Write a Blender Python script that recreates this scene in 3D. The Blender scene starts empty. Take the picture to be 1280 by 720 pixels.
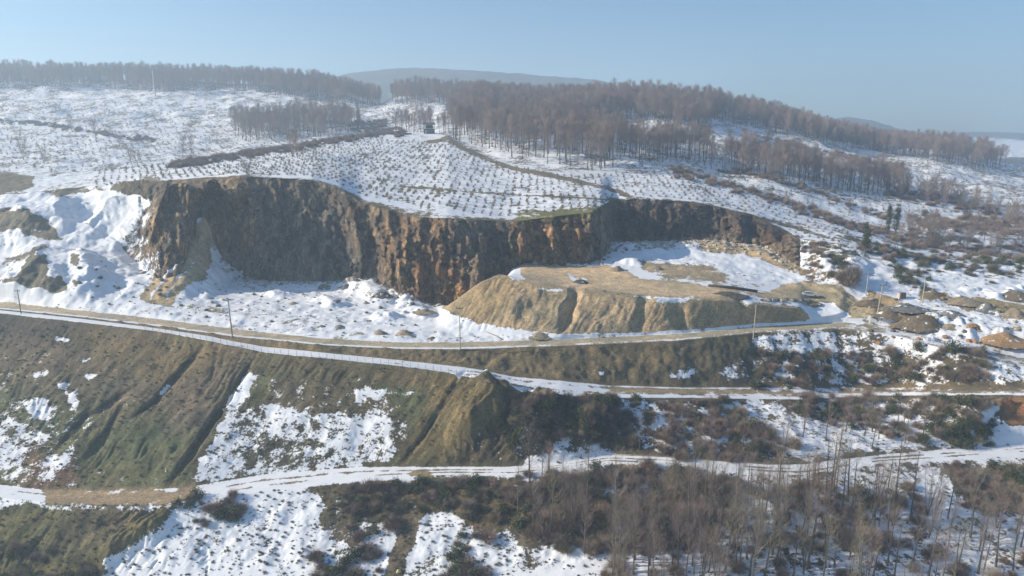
import bpy, math, random
import numpy as np
from mathutils import Vector
random.seed(7); RNG = np.random.default_rng(7)
scene = bpy.context.scene
COL = scene.collection
R = math.radians

# ------------------------------------------------------------------ camera
F = 865.0; PITCH = R(12.7); CP = math.cos(PITCH); SP = math.sin(PITCH)
cd = bpy.data.cameras.new("camera"); cam = bpy.data.objects.new("camera", cd); COL.objects.link(cam)
cam.location = (0, 0, 0); cam.rotation_euler = (R(90) - PITCH, 0, 0)
cd.sensor_width = 36; cd.lens = 36 * F / 1280; cd.clip_start = 0.5; cd.clip_end = 30000
scene.camera = cam
# ------------------------------------------------------------------ sky, sun, exposure
SUN_EL = R(24.0); SUN_AZ = R(-89.0)          # azimuth from +Y, clockwise positive
sun_dir = Vector((math.sin(SUN_AZ) * math.cos(SUN_EL), math.cos(SUN_AZ) * math.cos(SUN_EL), math.sin(SUN_EL)))
w = bpy.data.worlds.new("World"); scene.world = w; w.use_nodes = True
nt = w.node_tree; bg = nt.nodes["Background"]
sky = nt.nodes.new("ShaderNodeTexSky"); sky.sky_type = 'NISHITA'; sky.sun_disc = False
sky.sun_elevation = SUN_EL; sky.sun_rotation = SUN_AZ
sky.altitude = 300; sky.air_density = 1.15; sky.dust_density = .6; sky.ozone_density = 3.5
tint = nt.nodes.new('ShaderNodeMix'); tint.data_type = 'RGBA'; tint.blend_type = 'MULTIPLY'; tint.inputs[0].default_value = 1; tint.inputs[7].default_value = (.72, .95, 1.13, 1)
nt.links.new(sky.outputs[0], tint.inputs[6]); nt.links.new(tint.outputs[2], bg.inputs[0]); bg.inputs[1].default_value = 0.076
sd = bpy.data.lights.new("sun", 'SUN'); sun = bpy.data.objects.new("sun", sd); COL.objects.link(sun)
sd.energy = 5.0; sd.angle = R(0.55); sd.color = (1.0, 0.89, 0.73)
sun.rotation_euler = sun_dir.to_track_quat('Z', 'Y').to_euler()
vs = scene.view_settings; vs.view_transform = 'Standard'; vs.look = 'None'; vs.exposure = 0.6; vs.gamma = 1
scene.cycles.use_denoising = True
scene.cycles.max_bounces = 6; scene.cycles.diffuse_bounces = 3; scene.cycles.volume_bounces = 1

# ------------------------------------------------------------------ noise helpers
T2 = RNG.random((256, 256)); T3 = RNG.random((64, 64, 64))
def q5(t): return t * t * t * (t * (t * 6 - 15) + 10)
def vn2(x, y):
    ix = np.floor(x).astype(np.int64); iy = np.floor(y).astype(np.int64)
    fx = q5(x - ix); fy = q5(y - iy); a = ix & 255; b = (ix + 1) & 255; c = iy & 255; d = (iy + 1) & 255
    return (T2[a, c] * (1 - fx) + T2[b, c] * fx) * (1 - fy) + (T2[a, d] * (1 - fx) + T2[b, d] * fx) * fy
def vn3(x, y, z):
    ix = np.floor(x).astype(np.int64); iy = np.floor(y).astype(np.int64); iz = np.floor(z).astype(np.int64)
    fx = q5(x - ix); fy = q5(y - iy); fz = q5(z - iz)
    a = ix & 63; b = (ix + 1) & 63; c = iy & 63; d = (iy + 1) & 63; e = iz & 63; g = (iz + 1) & 63
    def pl(k): return (T3[a, c, k] * (1 - fx) + T3[b, c, k] * fx) * (1 - fy) + (T3[a, d, k] * (1 - fx) + T3[b, d, k] * fx) * fy
    return pl(e) * (1 - fz) + pl(g) * fz
def fb2(x, y, o=4, off=0.0):
    s = 0; a = 1; t = 0
    for k in range(o):
        s = s + a * vn2(x * 2 ** k + 17.3 * k + off, y * 2 ** k + 9.1 * k + off * 1.7); t += a; a *= .5
    return s / t - .5
def fb3(x, y, z, o=3, off=0.0):
    s = 0; a = 1; t = 0
    for k in range(o):
        s = s + a * vn3(x * 2 ** k + 7.3 * k + off, y * 2 ** k + 3.1 * k + off, z * 2 ** k + 5.7 * k); t += a; a *= .55
    return s / t - .5
def sst(a, b, x):
    t = np.clip((x - a) / (b - a), 0, 1); return t * t * (3 - 2 * t)

# ------------------------------------------------------------------ survey: sight lines -> ground points
def slope(py):                       # drop per metre of ground distance along the sight line of a row
    py = np.asarray(py, float)
    dy = F * CP + (360 - py) * SP; dz = -F * SP + (360 - py) * CP
    return dz / dy
def world(px, py, Y):
    dy = F * CP + (360 - py) * SP; t = Y / dy
    return (px - 640) * t, Y, (-F * SP + (360 - py) * CP) * t
def project(x, y, z):
    d = y * CP - z * SP; u = y * SP + z * CP
    d = np.where(d < 1e-3, 1e-3, d)
    return 640 + F * x / d, 360 - F * u / d

cols_in = np.arange(-36, 1317, 1.6)
cols = np.concatenate([np.linspace(-620, -40, 46), cols_in, np.linspace(1322, 1900, 46)])
NC = len(cols)
def ip(pts, k=1): p = sorted(pts); return np.interp(cols, [a[0] for a in p], [a[k] for a in p])
def lineZ(pts, zs):                  # rows and heights given
    py = ip(pts); z = ip(zs); return py, z / slope(py)
def lineP(pts):                      # (px, py, z) with z<0 : Y solved per point ; positive third value : Y
    q = []
    for a, b, c in pts: q.append((a, b, c if c > 0 else c / float(slope(b))))
    return ip(q), ip(q, 2)
L = []
L.append(lineP([(-620, 3243, 5.5), (1900, 3243, 5.5)]))                                        # 0 under the camera
L.append(lineZ([(-620, 1100), (1900, 1100)], [(-600, -84), (600, -79), (1900, -75)]))          # 1
L.append(lineZ([(-620, 720), (1900, 720)], [(-600, -82), (0, -80), (300, -77), (600, -74), (900, -71), (1900, -70)]))  # 2 frame bottom
lowz = [(-620, -74), (0, -72), (300, -70), (500, -68), (700, -66), (850, -65), (1900, -65)]
L.append(lineZ([(-620, 636), (0, 622), (70, 629), (150, 631), (230, 629), (330, 614), (450, 602), (560, 594), (640, 595), (700, 588), (760, 580), (830, 582), (960, 593), (1000, 595), (1100, 580), (1170, 577), (1280, 569), (1900, 560)], lowz))   # 3 lower track near
L.append(lineZ([(-620, 612), (0, 606), (70, 614), (150, 613), (230, 609), (330, 592), (450, 583), (560, 583), (640, 583), (700, 578), (760, 568), (830, 571), (960, 580), (1000, 580), (1100, 568), (1170, 562), (1280, 555), (1900, 540)], lowz))   # 4 lower track far
main_n = [(-620, 370), (0, 386), (100, 396), (200, 408), (290, 420), (400, 431), (500, 436), (575, 436), (700, 432), (850, 425), (950, 415), (1050, 410), (1120, 420), (1200, 442), (1280, 458), (1900, 500)]
mainz = [(-620, -51), (1050, -51), (1120, -51.5), (1200, -52), (1280, -54), (1900, -56)]
p6, Y6 = lineZ(main_n, mainz)
p5 = ip([(-620, 372), (0, 387.5), (100, 398), (180, 408), (260, 419.5), (290, 426), (330, 433), (400, 440), (500, 450), (600, 461), (640, 470), (700, 475), (760, 481), (850, 484), (1280, 484), (1900, 504)])
Y5 = Y6 - ip([(-620, .6), (0, .8), (260, 1), (330, 1.5), (400, 2.5), (500, 4), (600, 7), (700, 11), (850, 12), (1000, 16), (1200, 6), (1280, 7), (1900, 8)])
z5 = Y5 * slope(p5)
p4 = ip([(-620, 377), (0, 391), (100, 402), (200, 414), (260, 425), (330, 440), (400, 447), (500, 457), (560, 465), (620, 483), (660, 492), (760, 497), (850, 497), (1000, 499), (1100, 494), (1280, 494), (1900, 514)])
L.append((p4, z5 / slope(p4)))                                                                 # 5 middle track near
L.append((p5, Y5))                                                                             # 6 middle track far
L.append((p6, Y6))                                                                             # 7 main road near
L.append(lineZ([(-620, 362), (0, 378), (100, 388), (200, 399), (290, 411), (400, 423), (500, 428), (575, 428), (700, 424), (850, 417), (950, 408), (1050, 402), (1120, 408), (1200, 432), (1280, 448), (1900, 490)], mainz))  # 8 main road far
L.append(lineP([(-620, 345, -44), (0, 357, -46), (100, 371, -48), (200, 383, -50), (300, 393, -50), (400, 404, -50), (500, 412, -50.5), (560, 413, -50.5), (640, 418, -50.3), (700, 420, -50.3), (850, 413, -50.3), (950, 404, -50.3), (1000, 403, -50.3), (1050, 398, -49.5), (1100, 396, -49), (1200, 402, -49), (1280, 412, -49.5), (1900, 430, -50)]))   # 9 mound foot
L.append(lineP([(-620, 310, -40), (0, 320, -42), (100, 340, -44), (200, 362, -48), (300, 372, -50), (400, 378, -50), (480, 387, -50.5), (548, 390, -50.5), (562, 380, 184), (600, 352, 186), (625, 342, 188), (650, 350, 185), (700, 361, 182), (760, 367, 180), (810, 372, 178), (900, 374, 179), (960, 382, 180), (1000, 386, 179), (1016, 397, 178), (1040, 394, 182), (1060, 389, 187), (1100, 371, -46), (1200, 371, -46), (1280, 380, -47), (1900, 400, -48)]))  # 10 mound crest
L.append(lineP([(-620, 285, -34), (0, 295, -36), (100, 292, -36.5), (140, 302, -38), (180, 335, -45), (205, 372, -49.3), (228, 366, -49.3), (255, 345, -49), (300, 347, -50), (320, 350, -50), (380, 352, -49), (430, 351, -48.3), (470, 352, -47), (500, 378, -51), (600, 384, -51), (628, 355, -46), (640, 335, -41.5), (655, 328, -40.5), (700, 332, -41), (750, 326, -41), (768, 303, -39.5), (870, 300, -39), (900, 300, -39), (960, 308, -39.5), (1000, 335, -42), (1050, 345, -42), (1100, 340, -42), (1200, 345, -43), (1280, 350, -44), (1900, 372, -46)]))  # 11 cliff base
L.append(lineP([(-620, 235, 285), (0, 243, 275), (60, 240, 275), (100, 236, 275), (160, 231, 265), (200, 226, 255), (300, 220, 245), (390, 225, 242), (425, 236, 239), (450, 252, 233), (500, 265, 224), (520, 271, 219), (560, 273, 216), (640, 277, 223), (690, 271, 226), (740, 265, 229), (752, 257, 242), (764, 251, 268), (800, 248, 268), (870, 253, 268), (940, 268, 262), (980, 287, 250), (1000, 299, 238), (1050, 305, 227), (1100, 315, 228), (1200, 330, 225), (1280, 335, 222), (1900, 355, 220)]))  # 12 rim
L.append(lineP([(-620, 222, 300), (0, 216, 300), (130, 213, 310), (250, 200, 340), (350, 185, 370), (450, 170, 420), (500, 165, 440), (536, 164, 450), (560, 170, 420), (590, 188, 370), (620, 203, 335), (700, 219, 300), (790, 217, 320), (850, 213, 330), (950, 245, 300), (1040, 275, 280), (1150, 308, 260), (1280, 326, 250), (1900, 345, 250)]))  # 13 brow
L.append(lineP([(-620, 232, 400), (0, 226, 380), (130, 221, 390), (250, 209, 420), (350, 196, 440), (450, 178, 480), (500, 170, 500), (536, 165.5, 490), (560, 168, 440), (590, 184, 385), (620, 198, 350), (700, 214, 312), (790, 210, 335), (850, 208, 345), (950, 240, 315), (1040, 270, 295), (1150, 304, 272), (1280, 322, 262), (1900, 342, 265)]))  # 14 dip behind the brow
L.append(lineP([(-620, 175, 540), (0, 170, 540), (130, 163, 550), (250, 170, 540), (350, 165, 550), (450, 158, 570), (536, 152, 560), (600, 158, 470), (700, 170, 430), (800, 175, 430), (900, 183, 430), (1000, 207, 400), (1100, 232, 375), (1200, 258, 345), (1280, 272, 330), (1900, 300, 330)]))  # 15 mid slope
L.append(lineP([(-620, 96, 850), (0, 94, 850), (100, 97, 850), (200, 98, 850), (350, 105, 830), (420, 113, 800), (460, 127, 760), (475, 130, 750), (490, 122, 760), (520, 116, 760), (600, 122, 740), (640, 128, 720), (700, 131, 660), (760, 128, 620), (800, 128, 600), (850, 133, 600), (900, 138, 620), (950, 142, 640), (1000, 155, 650), (1050, 170, 655), (1100, 183, 650), (1170, 186, 620), (1230, 196, 600), (1280, 205, 580), (1900, 230, 520)]))  # 16 crest of the near hills
L.append(lineP([(-620, 130, 1050), (0, 130, 1050), (430, 150, 1000), (700, 170, 900), (1000, 190, 900), (1100, 205, 850), (1280, 215, 800), (1900, 240, 750)]))  # 17 hidden dip
L.append(lineP([(-620, 150, 1300), (430, 150, 1250), (800, 160, 1200), (1200, 181, 1200), (1280, 184, 1150), (1900, 190, 1150)]))   # 18 far plain
L.append(lineP([(-620, 108, 1750), (300, 110, 1750), (400, 96, 1680), (440, 86, 1680), (480, 81, 1680), (520, 79, 1680), (560, 80, 1680), (620, 84, 1680), (690, 90, 1715), (750, 95, 1750), (850, 123, 1819), (950, 146, 1889), (1020, 149, 1889), (1060, 144, 1889), (1090, 149, 1889), (1130, 162, 1959), (1170, 166, 1959), (1220, 164, 1959), (1280, 166, 1959), (1900, 164, 1959)]))  # 19 far ridge
L.append(lineP([(-620, 165, 2300), (1900, 170, 2300)]))                                        # 20 back of the ridge
NB = [6, 30, 100, 16, 125, 12, 38, 12, 14, 58, 58, 118, 66, 8, 46, 70, 6, 14, 26, 4]
for i in range(1, len(L)):           # keep the survey ordered
    a = L[i][1]; b = L[i - 1][1]; L[i] = (L[i][0], np.maximum(a, b + 0.35))
W3 = [np.stack(world(cols, p, Y), -1) for p, Y in L]
def smooth_cols(a, n):
    for _ in range(n):
        b = a.copy(); b[1:-1] = (a[:-2] + 2 * a[1:-1] + a[2:]) / 4; a = b
    return a
W3 = [smooth_cols(a, 6 if i not in (11, 12) else 3) for i, a in enumerate(W3)]
rows = []; band = []; tt = []
for i, n in enumerate(NB):
    for k in range(n):
        t = k / n; rows.append(W3[i] * (1 - t) + W3[i + 1] * t); band.append(i); tt.append(t)
rows.append(W3[-1]); band.append(len(NB) - 1); tt.append(1.0)
P = np.array(rows); NR = len(P); band = np.array(band); tt = np.array(tt)
rigid = np.isin(band, [3, 5, 7, 11]) | ((band == 12) & (tt < .05)) | ((band == 10) & (tt > .9))
wz = np.where(rigid, 0, 1)[:, None]
for _ in range(5):                   # round the creases between survey lines
    q = P.copy(); q[1:-1] = (P[:-2] + 2 * P[1:-1] + P[2:]) / 4; P = P * (1 - wz[..., None]) + q * wz[..., None]
X = P[..., 0].copy(); Y = P[..., 1].copy(); Z = P[..., 2].copy()
B = np.repeat(band[:, None], NC, 1); TT = np.repeat(tt[:, None], NC, 1)
PX0, PY0 = project(X, Y, Z)          # survey pixel of every ground point (fixed to the ground from here on)

def pmask(poly, fe=3.0, wob=5.0, ws=14.0):
    """soft mask of a surveyed outline, edge roughened by noise"""
    pl = np.array(poly, float); m = np.zeros(PX0.shape)
    if wob: fe = fe * 1.7 + 2.5; wob = wob * 1.2
    lo = pl.min(0) - fe - wob - 2; hi = pl.max(0) + fe + wob + 2
    s = (PX0 > lo[0]) & (PX0 < hi[0]) & (PY0 > lo[1]) & (PY0 < hi[1])
    if not s.any(): return m
    x = PX0[s]; y = PY0[s]
    if wob:
        x = x + 2 * wob * fb2(PX0[s] / ws, PY0[s] / ws * 1.3, 4, 3.1); y = y + 1.4 * wob * fb2(PX0[s] / ws, PY0[s] / ws * 1.3, 3, 8.7)
    ins = np.zeros(len(x), bool); d = np.full(len(x), 1e9)
    for (x1, y1), (x2, y2) in zip(pl, np.roll(pl, -1, 0)):
        if y1 != y2:
            c = ((y1 > y) != (y2 > y)) & (x < (x2 - x1) * (y - y1) / (y2 - y1) + x1); ins ^= c
        L2 = (x2 - x1) ** 2 + (y2 - y1) ** 2 + 1e-9
        u = np.clip(((x - x1) * (x2 - x1) + (y - y1) * (y2 - y1)) / L2, 0, 1)
        d = np.minimum(d, np.hypot(x - x1 - u * (x2 - x1), y - y1 - u * (y2 - y1)))
    sd_ = np.where(ins, d, -d); m[s] = sst(-fe / 2, fe / 2, sd_); return m
def lmask(pl, wd, wob=2.0, ws=10.0, fe=2.0):
    pl = np.array(pl, float); m = np.zeros(PX0.shape)
    lo = pl.min(0) - wd - fe - wob - 2; hi = pl.max(0) + wd + fe + wob + 2
    s = (PX0 > lo[0]) & (PX0 < hi[0]) & (PY0 > lo[1]) & (PY0 < hi[1])
    x = PX0[s] + 2 * wob * fb2(PX0[s] / ws, PY0[s] / ws, 2, 5.5); y = PY0[s] + 2 * wob * fb2(PX0[s] / ws, PY0[s] / ws, 2, 1.5)
    d = np.full(x.shape, 1e9)
    for (x1, y1), (x2, y2) in zip(pl[:-1], pl[1:]):
        L2 = (x2 - x1) ** 2 + (y2 - y1) ** 2 + 1e-9; u = np.clip(((x - x1) * (x2 - x1) + (y - y1) * (y2 - y1)) / L2, 0, 1)
        d = np.minimum(d, np.hypot(x - x1 - u * (x2 - x1), y - y1 - u * (y2 - y1)))
    m[s] = sst(wd / 2 + fe, wd / 2, d); return m

# ------------------------------------------------------------------ relief
def locate(px, py, b0=0, b1=16):     # nearest surveyed ground vertex in front
    rr = np.where((band >= b0) & (band <= b1))[0]
    j = int(np.argmin(abs(cols - px))); jj = slice(max(0, j - 3), j + 4)
    d = (PX0[rr, jj] - px) ** 2 + (PY0[rr, jj] - py) ** 2 + 0.002 * Y[rr, jj]
    k = np.unravel_index(np.argmin(d), d.shape); return rr[k[0]], max(0, j - 3) + k[1]
def ridge(pl, h, wl, wr, b0=0, b1=12, p=1.0):
    """crest line raised by h (or a gully cut by -h); wl / wr are its left and right widths in metres"""
    global Z
    pts = [locate(a, b, b0, b1) for a, b in pl]; w_ = np.array([(X[i], Y[i]) for i, i2 in []] or [(X[i, j], Y[i, j]) for i, j in pts])
    s = (B >= b0) & (B <= b1) & (PX0 > min(a for a, b in pl) - 90) & (PX0 < max(a for a, b in pl) + 90) & (PY0 > min(b for a, b in pl) - 60) & (PY0 < max(b for a, b in pl) + 60)
    x = X[s]; y = Y[s]; d = np.full(x.shape, 1e9); sg = np.ones(x.shape)
    nz = 2.4 if h > 0 else .9
    x = x + nz * fb2(X[s] / 4, Y[s] / 4, 4, 2.2) * min(2, wl); y = y + nz * fb2(X[s] / 4, Y[s] / 4, 4, 6.2) * min(2, wl); hh = np.zeros(x.shape)
    nseg = len(w_) - 1
    for k, ((x1, y1), (x2, y2)) in enumerate(zip(w_[:-1], w_[1:])):
        dx, dy = x2 - x1, y2 - y1; L2 = dx * dx + dy * dy + 1e-9; ur = ((x - x1) * dx + (y - y1) * dy) / L2; u = np.clip(ur, 0, 1)
        dd = np.hypot(x - x1 - u * dx, y - y1 - u * dy); cr = (x - x1) * dy - (y - y1) * dx
        if dy < 0: cr = -cr
        better = dd < d; d = np.where(better, dd, d); sg = np.where(better, np.sign(cr), sg)
        uu = (k + u) / nseg; tp = np.clip(4 * uu, 0, 1) * np.clip(4 * (1 - uu), 0, 1)
        hh = np.where(better, .08 + .92 * tp, hh)
    wd = np.where(sg > 0, wr, wl); v = np.clip(1 - d / wd, 0, 1); v = v ** p; v = v * v * (3 - 2 * v) if (h > 0 and wl < 7) else v
    Z[s] = Z[s] + h * hh * v * np.where(B[s] == 11, sst(.95, .4, TT[s]), 1.0)
# quarry bowl on the left: snow ridges whose right-hand slopes lie in shade
ridge([(88, 242), (78, 262), (72, 285), (95, 310)], 7, 16, 12, 8, 12)
ridge([(135, 236), (150, 246), (175, 250)], 3, 9, 7, 8, 12)
ridge([(160, 247), (140, 262), (118, 290), (112, 310)], 4, 8, 8, 8, 12)
ridge([(55, 315), (50, 340), (35, 368)], 6, 10, 9, 8, 12)
ridge([(92, 318), (100, 335), (112, 352), (105, 375)], 5.5, 9, 10, 8, 12)
ridge([(70, 345), (62, 370)], 3.5, 6, 6, 8, 12)
ridge([(10, 262), (30, 280), (48, 300)], 4, 9, 8, 9, 12)
ridge([(140, 318), (160, 345), (170, 372)], 1.6, 6, 5, 8, 12)
ridge([(150, 285), (160, 310)], 3, 8, 8, 8, 12)
# spurs that come down from the rim
ridge([(294, 250), (272, 280), (245, 318), (212, 375)], 13, 15, 12, 8, 11)
ridge([(258, 232), (232, 262), (205, 310), (192, 345)], 6, 8, 9, 8, 11)
ridge([(262, 318), (270, 345)], 4, 6, 9, 8, 11)
ridge([(240, 262), (214, 292), (190, 318), (172, 340)], 5, 7, 7, 8, 11)
ridge([(285, 270), (262, 300), (240, 330)], 5, 7, 6, 8, 11)
ridge([(212, 236), (195, 262), (188, 295)], 3, 6, 7, 8, 11)
# quarry floor lumps
for a in [[(455, 352), (470, 372), (500, 380)], [(430, 350), (455, 365)], [(395, 372), (430, 385)], [(470, 395), (500, 400)], [(330, 372), (360, 366)], [(510, 388), (545, 398)]]:
    ridge(a, 1.7, 5, 6, 8, 10)
ridge([(480, 350), (505, 372), (520, 388)], 3.0, 5, 7, 8, 11)
# mound: side crest and rills
ridge([(606, 352), (630, 372), (655, 384)], .9, 8, 6, 9, 10)
for a, h in [([(722, 360), (712, 385), (703, 416)], -2.6), ([(812, 370), (803, 392), (794, 416)], -1.7), ([(850, 374), (846, 412)], -1.2), ([(856, 374), (852, 412)], -1.2), ([(933, 378), (928, 406)], -1.6), ([(668, 372), (648, 398)], -.8), ([(770, 380), (735, 396)], -.7), ([(890, 380), (884, 402)], -.5)]:
    ridge(a, h, 2.2, 2.6, 9, 10)
# grass slope gullies and scarps
ridge([(318, 446), (296, 480), (262, 530), (236, 570), (214, 604)], -2.2, 1.2, 1.2, 4, 5)
ridge([(252, 432), (228, 460), (207, 485), (190, 505), (165, 522)], -1.5, 1.4, 1.8, 4, 5)
ridge([(168, 482), (140, 500), (105, 522), (70, 560)], -1.2, 1.8, 2.4, 4, 5)
ridge([(150, 505), (135, 540), (90, 590)], -.7, 1.5, 2, 4, 5)
ridge([(585, 462), (560, 500), (530, 545), (503, 576)], -1.1, .9, .9, 4, 5)
ridge([(640, 492), (618, 510), (595, 530), (560, 562)], 5.0, 10, 3.0, 4, 5)
ridge([(700, 500), (672, 530), (655, 560)], 3.4, 6, 2.6, 4, 5)
ridge([(760, 503), (735, 530), (720, 555)], 3.0, 5, 2.6, 4, 5)
ridge([(225, 640), (190, 665), (150, 690), (120, 715)], 2.5, 6, 3, 1, 2)
ridge([(1240, 500), (1215, 520), (1205, 545)], 2.5, 5, 4, 4, 5)
ridge([(1262, 505), (1256, 528)], 2.4, 4, 2.0, 4, 5)
# lower-right rubble ground
for k in range(26):
    a = 1075 + RNG.random() * 210; b = 352 + RNG.random() * 75
    ridge([(a, b), (a + 14 * RNG.random() + 6, b + 4 * RNG.random())], .3 + RNG.random() * .9, 3.5, 4, 7, 11)
ridge([(1010, 318), (1040, 345)], 2.5, 5, 6, 9, 12); ridge([(1075, 320), (1062, 350)], 1.5, 5, 5, 9, 12)
for a in [[(775, 306), (800, 310)], [(800, 318), (830, 312)], [(840, 306), (868, 312)], [(880, 304), (920, 312)], [(930, 314), (970, 324)], [(780, 330), (800, 326)]]:
    ridge(a, 1.0 + .8 * RNG.random(), 4.5, 5.5, 9, 11)
# even roughness
amp = np.select([B <= 2, B == 4, B == 6, (B >= 8) & (B <= 10), B == 12, B == 14, B >= 15], [.55, .5, .75, .5, .3, .35, .5], 0.0) * np.ones(B.shape)
lowamp = np.select([B <= 2, B == 4, B == 6, (B >= 8) & (B <= 10), B == 12, B == 14, B >= 15], [1.6, 1.3, .8, .9, 1.2, 4, 6], 0.0)
edge = np.minimum(TT, 1 - TT); ew = np.clip(edge * 8, 0, 1)
flat = pmask([(600, 345), (650, 328), (760, 330), (1000, 355), (1050, 390), (1000, 382), (900, 370), (720, 358)], 8, 0)
Z += ew * (1 - .8 * flat) * (amp * 2 * fb2(X / 3.0, Y / 3.0, 4) + lowamp * fb2(X / 22, Y / 22, 3, 4.4))
Z += np.where((B == 15) & (PX0 < 560), 9 * fb2(X / 75, Y / 75, 3, 2.7) * np.clip(edge * 4, 0, 1), 0)
Z += np.where(((B == 15) | (B == 14)) & (PX0 > 800), 6 * fb2(X / 55, Y / 55, 3, 7.7) * 1.5 * np.clip(edge * 4, 0, 1), 0)
far = np.isin(B, [17, 18, 19]); Z += np.where(far, 8 * fb2(X / 120, Y / 120, 4, 6.1) * ew, 0)
# rills that run down the grass slopes (down and to the left) and the mound front
ra = (PX0 + .72 * PY0) / 9.0 + 2.5 * fb2(PX0 / 40, PY0 / 40, 2, 4.2)
rill = (np.abs(fb2(ra, PY0 / 90, 3, 1.1)) * 2)
ew = ew * 1.0; gp = 1 - .85 * pmask([(316, 452), (350, 470), (500, 480), (515, 575), (240, 606), (285, 500)], 10, 4)
gs = ((B == 4) & (PX0 < 700)) | ((B <= 2) & (PX0 < 260))
Z -= np.where(gs, (.15 + 1.0 * sst(-.05, .25, fb2(PX0 / 50, PY0 / 60, 2, 6.6))) * .4 * gp * (1 - np.clip(rill * 3.2, 0, 1)) * ew, 0)
mf = (B == 9) & (PX0 > 555) & (PX0 < 1035)
rm = np.abs(fb2((PX0 + .45 * PY0) / 8.0 + 2 * fb2(PX0 / 30, PY0 / 30, 2, 4.9), PY0 / 50, 3, 2.1)) * 2
Z -= np.where(mf, .28 * (1 - np.clip(rm * 3.2, 0, 1)) * ew, 0)
bk = (B == 6) & (PX0 > 500)
gc_streak = fb2(ra * 2.2, PY0 / 26, 3, 5.2)
Z -= np.where(bk, .09 * (1 - np.clip(np.abs(fb2((PX0 + .2 * PY0) / 11.0 + 3 * fb2(PX0 / 30, PY0 / 20, 2, 8.8), PY0 / 70, 3, 3.1)) * 6, 0, 1)) * ew, 0)
# the cliff: buttresses, flutes and ledges, pushed in and out
cf = (B == 11) & (PX0 > 175) & (PX0 < 1000)
cw = np.sin(np.pi * np.clip(TT, 0, 1)) ** .5
ax = (PX0 - 640) * 0.26
ax = ax + 2.2 * fb2(ax / 6, Z / 8, 3, 3.3)
but = np.abs(fb2(ax / 9, Z / 40, 2, 7.7)) * 2; flu = np.abs(fb2(ax / 3.4, Z / 11, 3, 2.9)) * 2
led = fb3(X / 4.5, Y / 4.5, Z / 3.2, 4, 1.0)
push = cw * (9.0 * (but - .28) + 6.0 * (flu - .25) + 5.0 * led + 2.2 * fb3(X / 1.3, Y / 1.3, Z / 1.1, 2, 3.0))
calm = 1 - .45 * pmask([(315, 225), (430, 240), (480, 350), (320, 350)], 30, 0)
push = push * calm
def cells(sx, sy, sz, off):          # angular blocks between joints
    wx = .9 * fb3(X / 3, Y / 3, Z / 3, 2, off); return T3[np.floor(ax / sx + wx + off).astype(int) & 63, np.floor(Y / sy + wx).astype(int) & 63, np.floor(Z / sz + .35 * ax / sx + wx).astype(int) & 63] - .5
push = push + np.clip(cw * 1.3, 0, 1) * (2.4 * cells(2.6, 9, 4.2, 3) + 1.3 * cells(1.1, 9, 1.7, 11))
def buttress(pl, d_, wl, wr):
    pl = np.array(pl, float); u0 = PX0 + 7 * fb2(PX0 / 9, PY0 / 9, 3, 3.9); dd = np.full(PX0.shape, 1e9); side = np.zeros(PX0.shape)
    for (x1, y1), (x2, y2) in zip(pl[:-1], pl[1:]):
        L2 = (x2 - x1) ** 2 + (y2 - y1) ** 2; u = np.clip(((u0 - x1) * (x2 - x1) + (PY0 - y1) * (y2 - y1)) / L2, 0, 1); q = np.hypot(u0 - x1 - u * (x2 - x1), PY0 - y1 - u * (y2 - y1))
        side = np.where(q < dd, u0 - x1 - u * (x2 - x1), side); dd = np.minimum(dd, q)
    return d_ * np.clip(1 - dd / np.where(side > 0, wr, wl), 0, 1)
CREST = [([(299, 228), (285, 255), (264, 290), (243, 322)], 10, 36, 18), ([(260, 228), (240, 255), (215, 285), (193, 312)], 8, 28, 14), ([(232, 230), (210, 256), (195, 278)], 5, 22, 12), ([(317, 234), (320, 262), (334, 300)], 4, 16, 16),
 ([(432, 242), (446, 280), (452, 330)], 5, 20, 10), ([(484, 262), (488, 300), (497, 355)], 7, 22, 12), ([(528, 276), (524, 330), (530, 368)], 4, 16, 8), ([(562, 278), (558, 330), (562, 370)], 4, 16, 10), ([(605, 280), (600, 345)], 4, 16, 9), ([(655, 280), (650, 325)], 5, 18, 9), ([(692, 273), (690, 328)], 4, 16, 8), ([(737, 268), (738, 322)], 5, 16, 8), ([(800, 252), (802, 290)], 3, 14, 8), ([(850, 256), (848, 292)], 4, 16, 8), ([(925, 268), (930, 300)], 6, 18, 9)]
for a_ in CREST: push = push + np.clip(cw * 1.3, 0, 1) * buttress(*a_)
Y = Y - np.where(cf, push, 0); X = X - np.where(cf, X / Y * push, 0)
cf2 = (B == 11) & ~cf; Z += np.where(cf2, 1.6 * fb2(X / 4, Y / 4, 4, .3), 0)
scarp = pmask([(600, 487), (765, 500), (760, 560), (660, 575), (560, 580)], 10, 4) * (B == 4)
Z += scarp * 1.8 * fb3(X / 3, Y / 3, Z / 6, 3, 5.0)

# ------------------------------------------------------------------ ground cover
PX0, PY0 = project(X, Y, Z)
C = lambda r, g, b: np.array([r, g, b])
GRASS = C(.104, .113, .064); BROWN = C(.138, .116, .088); SOIL = C(.105, .088, .068); TAN = C(.46, .36, .25); MOUND = C(.345, .27, .185)
ROCK = C(.22, .19, .15); ORANGE = C(.30, .185, .10); GRAV = C(.34, .30, .235); DARK = C(.07, .063, .052); RUST = C(.30, .15, .075)
gc = np.zeros(B.shape + (3,)) + SOIL; sn = np.full(B.shape, .6)
def setc(m, c, s=None, k=1.0):
    global gc, sn
    m = m * k; gc = gc * (1 - m[..., None]) + c * m[..., None]
    if s is not None: sn = sn * (1 - m) + s * m
def bnd(*k): return np.isin(B, k).astype(float)
setc(bnd(0, 1, 2), BROWN, .62); setc(bnd(4), BROWN, .12); setc(bnd(6), C(.15, .122, .078), .1)
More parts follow.
